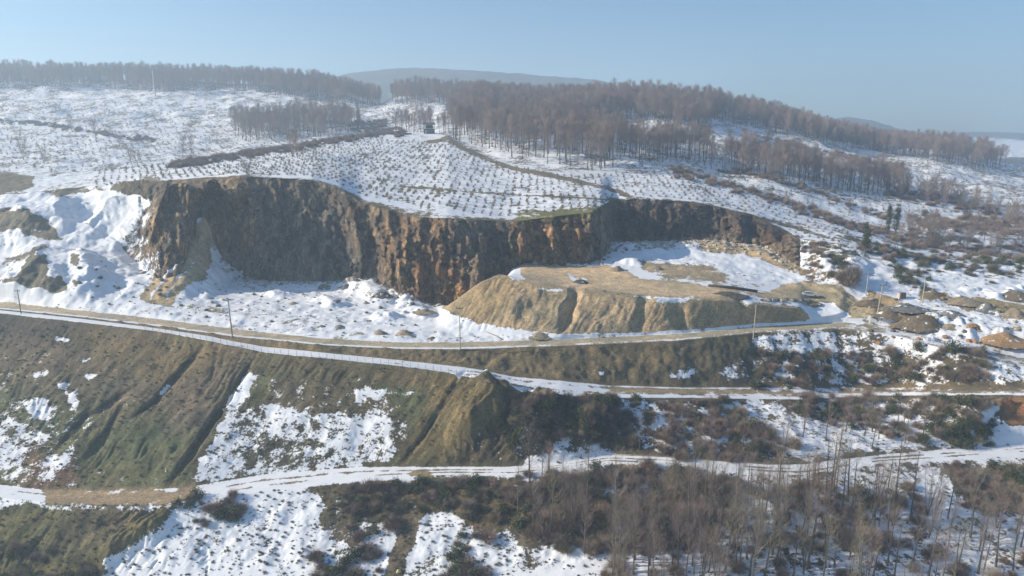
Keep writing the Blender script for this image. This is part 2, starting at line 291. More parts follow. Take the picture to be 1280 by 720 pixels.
setc(bnd(8, 9, 10), C(.2, .17, .125), .82); setc(bnd(11), ROCK, .06); setc(bnd(12), C(.2, .175, .135), .69)
setc(bnd(13, 14), C(.18, .155, .12), .6); setc(bnd(15, 16), C(.22, .19, .16), .57); setc(bnd(17, 18, 19), C(.07, .08, .07), .15)
# -- near slopes, left
gm = sst(-.1, .12, fb2((PX0 + .6 * PY0) / 60, PY0 / 70, 3, 9.9)) * ((B == 4) | (B <= 2))
setc(gm * (PX0 < 660), GRASS)
setc(pmask([(-40, 380), (110, 398), (190, 420), (60, 450), (-40, 470)], 14), C(.085, .078, .062), .05)
setc(pmask([(70, 405), (130, 430), (60, 470), (-40, 460), (-40, 400)], 14), DARK, .05)
snowpatch = [
 ([(65, 420), (90, 424), (86, 430), (66, 428)], .72), ([(108, 422), (128, 416), (131, 428), (122, 436), (106, 428)], .8), ([(145, 421), (160, 422), (158, 430), (146, 428)], .72),
 ([(168, 432), (174, 424), (178, 436), (164, 440)], .78), ([(150, 455), (162, 450), (162, 460), (152, 464)], .7), ([(105, 465), (123, 468), (118, 475), (108, 477)], .8), ([(105, 445), (118, 444), (116, 450), (106, 450)], .7),
 ([(68, 478), (88, 478), (86, 490), (70, 486)], .8), ([(84, 492), (98, 488), (98, 504), (88, 512)], .75), ([(28, 500), (60, 494), (64, 510), (56, 528), (34, 515)], .74), ([(-40, 515), (20, 525), (66, 548), (40, 572), (10, 580), (-40, 570)], .6),
 ([(60, 570), (92, 563), (84, 580), (62, 600), (46, 606)], .8), ([(-40, 608), (20, 612), (30, 622), (10, 640), (-40, 640)], .85), ([(40, 465), (60, 463), (60, 470), (46, 472)], .7),
 ([(316, 452), (330, 448), (310, 500), (270, 560), (262, 560), (285, 500)], .72),
 ([(305, 510), (360, 500), (430, 512), (480, 505), (500, 545), (470, 580), (330, 595), (240, 606), (250, 575), (275, 545)], .66),
 ([(345, 470), (430, 468), (480, 492), (500, 520), (400, 518), (330, 505)], .4), ([(440, 462), (462, 468), (460, 478), (444, 474)], .8), ([(440, 486), (478, 488), (474, 496), (444, 495)], .85),
 ([(340, 486), (402, 484), (402, 490), (344, 493)], .5), ([(470, 520), (508, 524), (512, 560), (480, 580), (450, 560)], .6),
 ([(240, 615), (330, 615), (420, 612), (400, 650), (430, 720), (250, 740), (135, 740), (150, 700), (200, 665)], .8), ([(180, 630), (215, 635), (195, 668), (176, 660)], .8), ([(95, 622), (130, 625), (125, 637), (100, 634)], .8),
 ([(118, 668), (140, 664), (136, 680), (120, 678)], .7), ([(-40, 690), (8, 695), (10, 740), (-40, 740)], .85), ([(98, 683), (112, 678), (110, 690), (100, 692)], .7),
 ([(400, 612), (470, 606), (490, 640), (440, 690), (400, 660)], .5), ([(470, 655), (560, 625), (562, 640), (530, 670), (520, 740), (440, 740), (430, 700)], .82), ([(560, 660), (650, 650), (660, 740), (520, 740), (540, 700)], .75),
 ([(620, 600), (640, 602), (632, 620), (624, 618)], .7), ([(655, 560), (700, 562), (770, 560), (760, 584), (700, 596), (655, 594)], .84), ([(655, 605), (672, 606), (668, 630), (656, 628)], .8),
]
setc(pmask([(-40, 470), (110, 440), (160, 500), (60, 615), (-40, 600)], 30, 10) * (B == 4), GRASS, .36)
setc(pmask([(340, 450), (520, 465), (520, 585), (300, 590)], 20, 10) * (B == 4), GRASS, .37)
setc(pmask([(-40, 410), (250, 430), (200, 520), (60, 500), (-40, 470)], 30, 10) * (B == 4), BROWN, .24, .8)
for pl, s in snowpatch: setc(pmask(pl, 3, 5, 12), C(.115, .1, .07), s * .9)
setc(pmask([(20, 635), (100, 640), (170, 640), (215, 635), (200, 660), (130, 700), (120, 740), (-40, 740), (-40, 645)], 8, 3), C(.115, .108, .056), .1)
setc(pmask([(100, 636), (180, 636), (150, 670), (100, 690), (30, 700)], 20, 8), BROWN, .05, .6)
setc(pmask([(40, 560), (95, 575), (100, 600), (60, 620), (20, 615)], 12, 6), C(.13, .075, .06), .25, .7)
setc(pmask([(310, 445), (640, 470), (655, 500), (600, 500), (440, 470), (320, 465)], 10, 6), C(.13, .108, .07), .06)
setc(pmask([(545, 465), (640, 485), (640, 520), (590, 545), (560, 580), (500, 578)], 10, 5), C(.145, .12, .068), .04)
setc(pmask([(100, 410), (270, 425), (320, 446), (200, 480), (120, 450)], 20, 8), C(.15, .12, .07), .04, .8)
setc(pmask([(645, 497), (770, 500), (765, 565), (700, 560), (650, 580), (560, 582), (610, 530)], 8, 6), C(.08, .07, .052), .25)
setc(pmask([(700, 540), (760, 545), (770, 565), (690, 565)], 6, 6), BROWN, .6)
for a_, b_ in (([(318, 446), (296, 480), (262, 530), (236, 570), (214, 604)], 1.8), ([(252, 432), (228, 460), (207, 485), (190, 505), (165, 522)], 3), ([(168, 482), (140, 500), (105, 522), (70, 560)], 3), ([(150, 505), (135, 540)], 4), ([(585, 462), (560, 500), (530, 545), (503, 576)], 1)): setc(lmask(a_, b_, .6, 8, 1.5), C(.06, .05, .042), .05)
setc(lmask([(210, 482), (202, 492)], 3, 1), SOIL, .85)
# lower slopes, middle and right
setc(pmask([(780, 500), (1280, 498), (1320, 560), (1100, 562), (1000, 575), (830, 568), (760, 560)], 8, 6), C(.12, .098, .07), .5)
setc(pmask([(860, 515), (1140, 512), (1220, 560), (1000, 572), (900, 560)], 14, 10), BROWN, .66)
setc(pmask([(390, 606), (560, 598), (650, 600), (655, 660), (600, 665), (560, 640), (500, 650), (470, 640)], 8, 8), C(.125, .1, .062), .22)
setc(pmask([(505, 640), (530, 640), (500, 720), (480, 720)], 5, 4), BROWN, .08)
setc(pmask([(655, 600), (760, 585), (960, 600), (880, 660), (900, 690), (700, 700), (650, 680)], 14, 10), C(.16, .13, .1), .46)
setc(pmask([(790, 640), (1000, 610), (1320, 600), (1320, 740), (700, 740), (650, 700)], 20, 10), C(.13, .1, .07), .64)
setc(pmask([(860, 690), (1320, 690), (1320, 900), (700, 900)], 14, 10), C(.13, .1, .07), .68)
setc(pmask([(1150, 580), (1180, 584), (1220, 640), (1190, 650), (1150, 610)], 6, 5), BROWN, .84)
setc(pmask([(1180, 585), (1320, 575), (1320, 640), (1230, 640), (1195, 620)], 8, 6), BROWN, .25)
setc(pmask([(1248, 500), (1320, 497), (1320, 534), (1262, 534)], 4, 3), RUST, .04)
setc(pmask([(1222, 505), (1252, 508), (1236, 522), (1222, 525)], 4, 3), SOIL, .9)
setc(pmask([(1235, 528), (1320, 535), (1320, 556), (1240, 556)], 5, 3), SOIL, .92)
# bank between the road and the middle track
setc(pmask([(330, 425), (640, 440), (900, 425), (950, 430), (900, 480), (760, 478), (640, 468), (400, 438)], 6, 3), C(.155, .13, .085), .07)
setc(pmask([(835, 465), (868, 462), (864, 472), (838, 476)], 5, 7, 8), SOIL, .74); setc(pmask([(744, 462), (755, 464), (752, 472)], 2, 2), SOIL, .8)
setc(pmask([(940, 418), (1060, 405), (1200, 432), (1320, 455), (1320, 480), (940, 480)], 8, 6), C(.115, .095, .068), .56)
setc(pmask([(900, 430), (980, 440), (1100, 450), (1230, 450), (1230, 478), (900, 480)], 10, 7), C(.12, .1, .072), .45)
setc(pmask([(1225, 445), (1320, 452), (1320, 482), (1225, 470)], 5, 4), SOIL, .7)
# quarry floor, left
rocks = [([(-40, 258), (30, 262), (72, 290), (78, 298), (45, 300), (20, 285), (-40, 300)], .1), ([(30, 270), (60, 272), (72, 292), (60, 300), (35, 290)], .12), ([(60, 240), (130, 234), (120, 240), (70, 246)], .2),
 ([(0, 352), (20, 345), (40, 318), (58, 318), (58, 345), (50, 360), (22, 370), (4, 362)], .06), ([(45, 372), (60, 345), (78, 345), (82, 360), (70, 374)], .15), ([(90, 318), (99, 318), (98, 332), (92, 330)], .15), ([(90, 350), (98, 352), (95, 360)], .1),
 ([(0, 326), (52, 304), (62, 306), (30, 322), (0, 332)], .3), ([(-40, 216), (18, 216), (45, 222), (40, 232), (10, 240), (-40, 246)], .12), ([(160, 300), (205, 280), (210, 310), (180, 312)], .36),
 ([(120, 238), (190, 222), (215, 226), (205, 242), (190, 250), (140, 238)], .08), ([(62, 252), (100, 244), (96, 252), (70, 258)], .25), ([(175, 372), (205, 330), (212, 336), (186, 378)], .15)]
for pl, s in rocks: setc(pmask(pl, 3, 4, 9), C(.14, .13, .105), s)
setc(pmask([(205, 310), (262, 290), (262, 345), (240, 352), (200, 384), (178, 372)], 6, 5), C(.21, .175, .115), .3)
setc(lmask([(262, 300), (235, 325), (203, 368)], 1, 4), C(.21, .175, .115), .62)
setc(lmask([(236, 308), (215, 335), (188, 372)], 1, 4), C(.21, .175, .115), .6)
setc(pmask([(200, 365), (300, 352), (520, 355), (545, 378), (560, 412), (400, 412), (200, 388)], 10, 6), C(.24, .2, .15), .74)
setc(pmask([(200, 380), (400, 400), (420, 420), (200, 396)], 8, 8), C(.2, .18, .14), .56)
setc(pmask([(262, 308), (275, 320), (320, 345), (330, 352), (262, 352)], 4, 3), SOIL, .97)
setc(pmask([(530, 382), (580, 385), (600, 408), (500, 412), (490, 395)], 6, 3), SOIL, .97)
setc(pmask([(395, 372), (470, 372), (490, 385), (470, 396), (400, 388)], 6, 3), SOIL, .9)
# mound and its plateau
mo = pmask([(552, 384), (600, 352), (640, 330), (660, 352), (720, 362), (810, 374), (930, 374), (985, 378), (1006, 388), (1012, 399), (990, 406), (950, 408), (850, 414), (700, 417), (620, 408)], 3, 1.5, 8) * ((B == 9) | (B == 10))
setc(mo, MOUND, .02)
setc(pmask([(555, 384), (600, 352), (640, 332), (640, 380), (600, 405)], 10, 3) * (B == 9), C(.28, .215, .135), .02)
setc(pmask([(800, 376), (1005, 384), (1005, 402), (850, 412), (790, 416)], 16, 4) * (B == 9), C(.27, .22, .15), .03)
pt = pmask([(615, 345), (640, 328), (700, 332), (760, 333), (870, 345), (1000, 350), (1040, 365), (1060, 390), (1000, 382), (900, 372), (810, 370), (720, 360), (650, 350)], 4, 2)
setc(pt * (B == 10), TAN, .02)
for pl, s in [([(622, 338), (650, 334), (656, 350), (640, 350)], .75), ([(705, 343), (730, 346), (745, 352), (715, 352)], .7), ([(672, 360), (700, 359), (705, 364), (680, 364)], .8), ([(820, 374), (860, 374), (860, 378), (822, 378)], .8),
 ([(758, 300), (800, 305), (870, 298), (960, 312), (1010, 340), (1000, 352), (940, 362), (880, 356), (840, 352), (810, 346), (780, 338), (765, 325)], .92), ([(785, 337), (830, 340), (890, 350), (895, 356), (830, 352), (800, 348)], .85),
 ([(880, 348), (960, 340), (1000, 352), (960, 366), (905, 362)], .6)]:
    setc(pmask(pl, 3, 4, 12), C(.3, .24, .16), s)
setc(pmask([(800, 328), (880, 330), (912, 340), (905, 350), (840, 347), (800, 338)], 6, 5), C(.26, .22, .16), .2)
setc(pmask([(870, 298), (960, 303), (1000, 318), (1012, 345), (985, 338), (930, 318), (880, 315)], 4, 3), C(.33, .255, .165), .12)
setc(pmask([(920, 365), (960, 372), (1010, 374), (1000, 384), (930, 378)], 4, 3), C(.2, .18, .15), .6)
setc(pmask([(1012, 378), (1040, 376), (1062, 392), (1040, 404), (1002, 407), (1018, 396)], 3, 2), SOIL, .93)
# tracks up to the plateau and off to the right
road = pmask([(1005, 352), (1050, 358), (1090, 372), (1105, 392), (1090, 402), (1060, 412), (1030, 412), (1065, 395), (1050, 380), (1000, 372), (960, 368)], 4, 2)
setc(road, C(.35, .29, .2), .05)
setc(lmask([(1085, 392), (1120, 408), (1180, 425), (1225, 440)], 4, 1), C(.3, .25, .18), .3)
setc(lmask([(1100, 392), (1150, 408), (1200, 430), (1260, 445)], 8, 2), SOIL, .9)
setc(pmask([(1090, 330), (1150, 345), (1280, 360), (1320, 365), (1320, 440), (1230, 436), (1150, 405), (1100, 380), (1070, 360), (1075, 330)], 10, 6), C(.25, .205, .14), .72)
setc(pmask([(1060, 318), (1100, 325), (1110, 360), (1075, 372), (1055, 362)], 8, 4), SOIL, .88)
setc(pmask([(1000, 300), (1055, 310), (1050, 350), (1010, 352), (985, 320)], 8, 6), C(.13, .1, .07), .42)
setc(pmask([(1040, 285), (1300, 335), (1300, 350), (1150, 330), (1050, 305)], 8, 5), C(.11, .1, .065), .5)
for pl, c in [([(1120, 390), (1145, 388), (1175, 402), (1168, 412), (1130, 404)], C(.24, .18, .1)), ([(1228, 412), (1275, 410), (1276, 428), (1236, 430)], C(.36, .24, .12)), ([(1190, 372), (1230, 372), (1280, 382), (1280, 392), (1200, 385)], C(.24, .2, .12)), ([(1150, 362), (1185, 366), (1190, 374), (1150, 374)], C(.24, .18, .13)), ([(1085, 360), (1130, 380), (1110, 395), (1085, 385)], C(.3, .23, .14)), ([(1085, 388), (1120, 385), (1150, 400), (1120, 400)], C(.26, .19, .11))]:
    setc(pmask(pl, 3, 3, 8), c, .08)
# cliff colours
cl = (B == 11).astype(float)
setc(cl, C(.26, .225, .18), .06, .5)
setc(cl * pmask([(480, 268), (560, 272), (560, 330), (540, 370), (480, 350), (470, 310)], 14, 8), C(.29, .215, .14), .02)
setc(cl * pmask([(640, 276), (720, 268), (735, 300), (730, 330), (650, 328)], 8, 6), C(.42, .28, .165), .02)
setc(cl * pmask([(510, 320), (560, 310), (590, 370), (520, 376)], 12, 8), C(.42, .26, .135), .02, .8)
setc(cl * pmask([(285, 225), (305, 225), (330, 300), (300, 330), (265, 310)], 10, 8), C(.38, .28, .17), .02, .8)
setc(cl * pmask([(320, 225), (425, 238), (475, 350), (330, 350)], 14, 5), C(.19, .185, .165), .02)  # cool grey of the wall lying in shadow, painted into the rock colour
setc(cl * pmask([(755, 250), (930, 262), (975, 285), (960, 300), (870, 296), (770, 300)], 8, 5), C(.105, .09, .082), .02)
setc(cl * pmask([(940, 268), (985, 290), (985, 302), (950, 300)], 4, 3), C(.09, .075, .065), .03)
setc(cl * (PX0 < 180), C(.14, .13, .1), .78); setc(cl * (PX0 > 1000), C(.13, .11, .08), .6)
for pl, s in rocks: setc(pmask(pl, 3, 4, 9) * cl, C(.14, .13, .105), s)
setc(cl * pmask([(150, 270), (200, 258), (216, 300), (203, 345), (184, 372), (140, 372)], 8, 6), ROCK, .5)
setc(cl * pmask([(60, 250), (120, 240), (190, 252), (170, 275), (110, 315), (75, 300)], 6, 3), SOIL, .96)
setc(pmask([(190, 225), (205, 232), (200, 285), (165, 300), (195, 260)], 8, 6) * cl, ROCK, .2)
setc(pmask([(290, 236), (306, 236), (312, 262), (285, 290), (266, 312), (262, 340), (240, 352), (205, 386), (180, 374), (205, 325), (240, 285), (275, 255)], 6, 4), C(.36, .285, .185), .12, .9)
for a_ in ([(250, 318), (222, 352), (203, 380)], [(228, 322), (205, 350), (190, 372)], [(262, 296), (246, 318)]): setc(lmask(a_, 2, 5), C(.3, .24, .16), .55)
for a_, w_ in (([(262, 230), (240, 255), (212, 280), (190, 300)], 4), ([(300, 236), (282, 262), (262, 290), (240, 318)], 7), ([(232, 232), (208, 258), (192, 280)], 3), ([(306, 240), (314, 268), (322, 296)], 4)): setc(lmask(a_, w_, 3, 8), C(.38, .29, .185), .08, .85)  # light tan streaks: sun on the spur crests painted over tan rock
for a_ in CREST[:3]: setc(lmask([(x_ - 4, y_) for x_, y_ in a_[0]], 6, 3, 8, 5), C(.44, .34, .21), .06, .8)  # sunlit left flanks of the first crests, painted in as paler tan
# orchard field
setc(bnd(12) * (1 - sst(.01, .05, TT)), C(.13, .12, .065), .35, .8)
setc(pmask([(640, 268), (760, 258), (770, 262), (740, 272), (650, 280)], 5, 3), C(.155, .15, .06), .2)
setc(pmask([(640, 268), (700, 262), (780, 246), (760, 262), (660, 272)], 8, 6) * (B == 12), C(.14, .135, .06), .45)
setc(lmask([(536, 178), (562, 172), (572, 182), (600, 195), (640, 210), (690, 220), (760, 235), (785, 244)], 3, 1), C(.15, .125, .085), .2)
setc(lmask([(785, 246), (880, 258), (960, 275), (1035, 297)], 1.5, .6), C(.12, .1, .08), .3)
setc(pmask([(130, 216), (330, 186), (470, 164), (470, 172), (350, 194), (220, 208)], 4, 2) * (B >= 12), C(.15, .12, .085), .3, .0)
setc(pmask([(0, 100), (120, 95), (400, 100), (470, 130), (420, 128), (300, 112), (130, 110), (0, 116)], 8, 4) * (B >= 15), C(.12, .105, .085), .55)
setc(pmask([(560, 130), (760, 120), (900, 135), (880, 180), (820, 200), (720, 215), (620, 198), (570, 175)], 8, 4) * (B >= 13), C(.13, .105, .08), .6)
setc(pmask([(1230, 176), (1320, 178), (1320, 200), (1240, 196)], 4, 2), SOIL, .85)
far_plain = pmask([(1215, 172), (1330, 176), (1330, 200), (1225, 190)], 5, 2) * (B >= 16) * (B <= 18); setc(far_plain, SOIL, .72)
for a_ in ([(500, 232), (560, 238), (640, 243), (720, 247), (780, 250)],): setc(lmask(a_, .8, .8, 8, 1), C(.14, .12, .08), .25)
# ruts and snow on the roads
setc(bnd(7), GRAV, .08); setc(bnd(7) * sst(.3, .1, TT), GRAV, .8); setc(bnd(7) * sst(.9, .97, TT), GRAV, .7)
setc(bnd(7) * sst(560, 700, PX0) * sst(.25, .1, TT), GRAV, .5); setc(bnd(7) * sst(1030, 1080, PX0), C(.3, .24, .17), .55)
setc(bnd(5), C(.22, .18, .12), .84)
for u_ in (.3, .7): setc(bnd(5) * (PX0 > 480) * np.clip(1 - abs(TT - u_ - .1 * fb2(PX0 / 60, PX0 * 0, 2)) * 8, 0, 1), C(.2, .165, .12), .4); setc(bnd(5) * sst(740, 800, PX0) * (1 - sst(.12, .3, abs(TT - .62))), C(.26, .21, .15), .25)
setc(bnd(5) * sst(900, 1000, PX0) * sst(.45, .6, TT), C(.16, .13, .1), .42)
setc(bnd(3), C(.2, .165, .12), .86); setc(bnd(3) * np.clip(1 - np.minimum(TT, 1 - TT) * 7, 0, 1), BROWN, .62)
for u_ in (.34, .62): setc(bnd(3) * np.clip(1 - abs(TT - u_ - .1 * fb2(PX0 / 60, PX0 * 0, 2)) * 9, 0, 1) * sst(-.2, .0, fb2(PX0 / 45, PX0 * 0 + u_ * 9, 2)), C(.2, .165, .12), .3)
setc(pmask([(55, 612), (150, 612), (215, 612), (240, 602), (245, 612), (200, 632), (60, 630)], 6, 6), C(.25, .2, .14), .1)
setc(lmask([(200, 628), (233, 622), (243, 606)], 4, 1), C(.26, .2, .14), .1)
setc(pmask([(510, 590), (535, 588), (540, 594), (512, 596)], 3, 1), C(.28, .22, .14), .2)
setc(bnd(8) * (1 - mo), GRAV, .7)
sn = np.clip(sn, 0, 1); gc = gc * np.where(gs, 1 + 1.1 * gc_streak, np.where(mf, 1 + .45 * gc_streak, 1))[..., None]; gc = np.clip(gc * np.where((B <= 2) | (B == 4) | (B == 6), 1.06, 1.25)[..., None], 0, .6)

# ------------------------------------------------------------------ planting rows of the hazel orchards (needed for the melt rings)
area = np.zeros(B.shape)
dX0, dX1 = np.gradient(X); dY0, dY1 = np.gradient(Y); area = np.abs(dX0 * dY1 - dX1 * dY0)
def row_points(mask, sx, sy, ang, jit):
    """planting grid over a ground mask: returns vertex indices nearest to each grid node"""
    ca, sa = math.cos(ang), math.sin(ang); idx = np.argwhere(mask)
    x = X[mask]; y = Y[mask]; u = (x * ca + y * sa); v = (-x * sa + y * ca)
    iu = np.round(u / sx).astype(int); iv = np.round(v / sy).astype(int)
    du = (u / sx - iu) ** 2 + (v / sy - iv) ** 2; key = (iu + 5000) * 20000 + (iv + 5000)
    o = np.lexsort((du, key)); k = key[o]; first = np.r_[True, k[1:] != k[:-1]]
    sel = o[first]; sel = sel[du[sel] < .12]; return idx[sel]
F1 = (B == 12) & (TT > .07) & (PX0 > 120) & (PX0 < 1060) & (sn > .4)
F1 &= ~((PX0 > 480) & (PX0 < 590) & (PY0 < 176))
F2 = (B >= 13) & (B <= 15) & (PX0 < 540) & (PY0 < 216) & (PY0 > 128) & (sn > .5)
F3 = (B >= 13) & (B <= 15) & (PX0 > 800) & (PY0 > 175) & (PX0 < 1330)
orch = row_points(F1, 3.0, 5.2, R(-2), .3)
orchL = row_points(F2, 4.0, 5.0, R(32), .6)
orchR = row_points(F3, 3.0, 4.4, R(-24), .5)
for idx, rad, k in ((orch, 1, .95),):
    for i, j in idx[::1]:
        if RNG.random() < .82:
            r = RNG.integers(1, 3); h = 1 if Y[i, j] > 260 else RNG.integers(1, 3); k = .9 if Y[i, j] < 270 else .55
            r = int(RNG.integers(1, 3)); h = 0 if RNG.random() < .6 else 1; sn[max(0, i - h):i + 1, max(0, j - 1):j + r] -= k * (.1 + .5 * RNG.random())
sn = np.clip(sn, 0, 1)

# ------------------------------------------------------------------ materials
def mat(name):
    m = bpy.data.materials.new(name); m.use_nodes = True; return m, m.node_tree.nodes, m.node_tree.links, m.node_tree.nodes['Principled BSDF']
def N(nodes, typ, **kw):
    n = nodes.new(typ)
    for k, v in kw.items():
        if k.startswith('i_'): n.inputs[k[2:].replace('_', ' ')].default_value = v
        else: setattr(n, k, v)
    return n
def mathn(nodes, links, op, a, b, clamp=False):
    n = nodes.new('ShaderNodeMath'); n.operation = op; n.use_clamp = clamp
    for k, v in enumerate((a, b)):
        if isinstance(v, (int, float)): n.inputs[k].default_value = v
        else: links.new(v, n.inputs[k])
    return n.outputs[0]
def mixc(nodes, links, f, a, b, blend='MIX'):
    n = nodes.new('ShaderNodeMix'); n.data_type = 'RGBA'; n.blend_type = blend
    for s, v in ((n.inputs[0], f), (n.inputs[6], a), (n.inputs[7], b)):
        if isinstance(v, (int, float)): s.default_value = v
        elif isinstance(v, tuple): s.default_value = v + (1,)
        else: links.new(v, s)
    return n.outputs[2]
def ramp(nodes, links, src, lo, hi, a, b):
    n = nodes.new('ShaderNodeMapRange'); links.new(src, n.inputs[0]); n.inputs[1].default_value = lo; n.inputs[2].default_value = hi; n.inputs[3].default_value = a; n.inputs[4].default_value = b; return n.outputs[0]
def terrain_mat(name, cliff=False, ns=1.0):
    m, nd, lk, bs = mat(name)
    tc = N(nd, 'ShaderNodeNewGeometry'); pos = tc.outputs['Position']
    ac = N(nd, 'ShaderNodeAttribute', attribute_name='cover'); al = N(nd, 'ShaderNodeAttribute', attribute_name='snow')
    n1 = N(nd, 'ShaderNodeTexNoise'); n1.inputs['Scale'].default_value = .42 * ns; n1.inputs['Detail'].default_value = 7; n1.inputs['Roughness'].default_value = .62; lk.new(pos, n1.inputs['Vector'])
    n2 = N(nd, 'ShaderNodeTexNoise'); n2.inputs['Scale'].default_value = 1.9 * ns; n2.inputs['Detail'].default_value = 5; n2.inputs['Roughness'].default_value = .7; lk.new(pos, n2.inputs['Vector'])
    n3 = N(nd, 'ShaderNodeTexNoise'); n3.inputs['Scale'].default_value = .08 * ns; n3.inputs['Detail'].default_value = 6; lk.new(pos, n3.inputs['Vector'])
    n4 = N(nd, 'ShaderNodeTexNoise'); n4.inputs['Scale'].default_value = 5.5 * ns; n4.inputs['Detail'].default_value = 4; n4.inputs['Roughness'].default_value = .75; lk.new(pos, n4.inputs['Vector'])
    a = mathn(nd, lk, 'MULTIPLY', mathn(nd, lk, 'SUBTRACT', n1.outputs['Fac'], .5), 1.15)
    b = mathn(nd, lk, 'MULTIPLY', mathn(nd, lk, 'SUBTRACT', n2.outputs['Fac'], .5), .8)
    fac = ramp(nd, lk, mathn(nd, lk, 'ADD', mathn(nd, lk, 'ADD', a, mathn(nd, lk, 'ADD', b, mathn(nd, lk, 'MULTIPLY', mathn(nd, lk, 'SUBTRACT', n3.outputs['Fac'], .5), 1.0))), al.outputs['Fac']), .47, .55, 0, 1)
    col = ac.outputs['Color']
    if cliff:
        mp = N(nd, 'ShaderNodeMapping'); lk.new(pos, mp.inputs[0]); mp.inputs['Scale'].default_value = (.5, .5, .14)
        v1 = N(nd, 'ShaderNodeTexNoise'); v1.inputs['Scale'].default_value = 1; v1.inputs['Detail'].default_value = 6; v1.inputs['Roughness'].default_value = .65; lk.new(mp.outputs[0], v1.inputs['Vector'])
        col = mixc(nd, lk, ramp(nd, lk, v1.outputs['Fac'], .38, .62, 0, 1), mixc(nd, lk, 1, col, (.42, .45, .52), 'MULTIPLY'), mixc(nd, lk, 1, col, (1.6, 1.4, 1.15), 'MULTIPLY'))
        mp2 = N(nd, 'ShaderNodeMapping'); lk.new(pos, mp2.inputs[0]); mp2.inputs['Scale'].default_value = (.12, .12, .1)
        v2 = N(nd, 'ShaderNodeTexNoise'); v2.inputs['Scale'].default_value = 1; v2.inputs['Detail'].default_value = 5; lk.new(mp2.outputs[0], v2.inputs['Vector'])
        col = mixc(nd, lk, ramp(nd, lk, v2.outputs['Fac'], .54, .72, 0, .6), col, (.30, .17, .085))
        v3 = N(nd, 'ShaderNodeTexNoise'); v3.inputs['Scale'].default_value = 1.3; v3.inputs['Detail'].default_value = 6; v3.inputs['Roughness'].default_value = .7; lk.new(pos, v3.inputs['Vector'])
        col = mixc(nd, lk, ramp(nd, lk, v3.outputs['Fac'], .3, .6, .5, 0), col, (.05, .042, .035))
        mp3 = N(nd, 'ShaderNodeMapping'); lk.new(pos, mp3.inputs[0]); mp3.inputs['Scale'].default_value = (.5, .3, .26); mp3.inputs['Rotation'].default_value = (0, .25, .1)
        wv = N(nd, 'ShaderNodeVectorMath', operation='ADD'); lk.new(mp3.outputs[0], wv.inputs[0]); sc3 = N(nd, 'ShaderNodeVectorMath', operation='SCALE'); lk.new(n1.outputs['Color'], sc3.inputs[0]); sc3.inputs['Scale'].default_value = .7; lk.new(sc3.outputs[0], wv.inputs[1])
        vo = N(nd, 'ShaderNodeTexVoronoi', feature='DISTANCE_TO_EDGE'); lk.new(wv.outputs[0], vo.inputs['Vector']); vo.inputs['Scale'].default_value = 1.0
        vc = N(nd, 'ShaderNodeTexVoronoi'); lk.new(wv.outputs[0], vc.inputs['Vector']); vc.inputs['Scale'].default_value = 1.0
        sp_ = N(nd, 'ShaderNodeSeparateColor'); lk.new(vc.outputs['Color'], sp_.inputs[0])
        col = mixc(nd, lk, 1, col, mixc(nd, lk, sp_.outputs[0], (.6, .62, .66), (1.5, 1.4, 1.25)), 'MULTIPLY')
        col = mixc(nd, lk, ramp(nd, lk, vo.outputs['Distance'], .0, .07, .75, 0), col, (.045, .04, .035))
    else:
        col = mixc(nd, lk, 1, col, mixc(nd, lk, ramp(nd, lk, n3.outputs['Fac'], .35, .65, 0, 1), (.8, .84, .8), (1.22, 1.12, 1.0)), 'MULTIPLY')
        col = mixc(nd, lk, 1, col, mixc(nd, lk, ramp(nd, lk, n4.outputs['Fac'], .36, .64, 0, 1), (.5, .5, .52), (1.5, 1.48, 1.42)), 'MULTIPLY')
        col = mixc(nd, lk, 1, col, mixc(nd, lk, ramp(nd, lk, n2.outputs['Fac'], .3, .7, 0, 1), (.55, .55, .58), (1.45, 1.42, 1.35)), 'MULTIPLY')
        col = mixc(nd, lk, 1, col, mixc(nd, lk, ramp(nd, lk, n1.outputs['Fac'], .35, .65, 0, 1), (.78, .8, .8), (1.2, 1.17, 1.12)), 'MULTIPLY')
    snc = mixc(nd, lk, ramp(nd, lk, n1.outputs['Fac'], .3, .7, 0, 1), (.74, .755, .78), (.86, .865, .87))
    lk.new(mixc(nd, lk, fac, col, snc), bs.inputs['Base Color'])
    lk.new(ramp(nd, lk, fac, 0, 1, .95, .6), bs.inputs['Roughness']); bs.inputs['Specular IOR Level'].default_value = .2
    bu = N(nd, 'ShaderNodeBump'); bu.inputs['Distance'].default_value = .55; lk.new(ramp(nd, lk, fac, 0, 1, .9, .22), bu.inputs['Strength'])
    lk.new(mathn(nd, lk, 'ADD', mathn(nd, lk, 'ADD', n2.outputs['Fac'], mathn(nd, lk, 'MULTIPLY', n4.outputs['Fac'], .4)), mathn(nd, lk, 'MULTIPLY', fac, .35)), bu.inputs['Height'])
    if cliff: bu.inputs['Distance'].default_value = 1.4; lk.new(bu.outputs[0], bs.inputs['Normal'])
    return m
M_T = terrain_mat('ground_cover'); M_C = terrain_mat('cliff_rock', True); M_F = terrain_mat('far_ground_cover', False, .35)
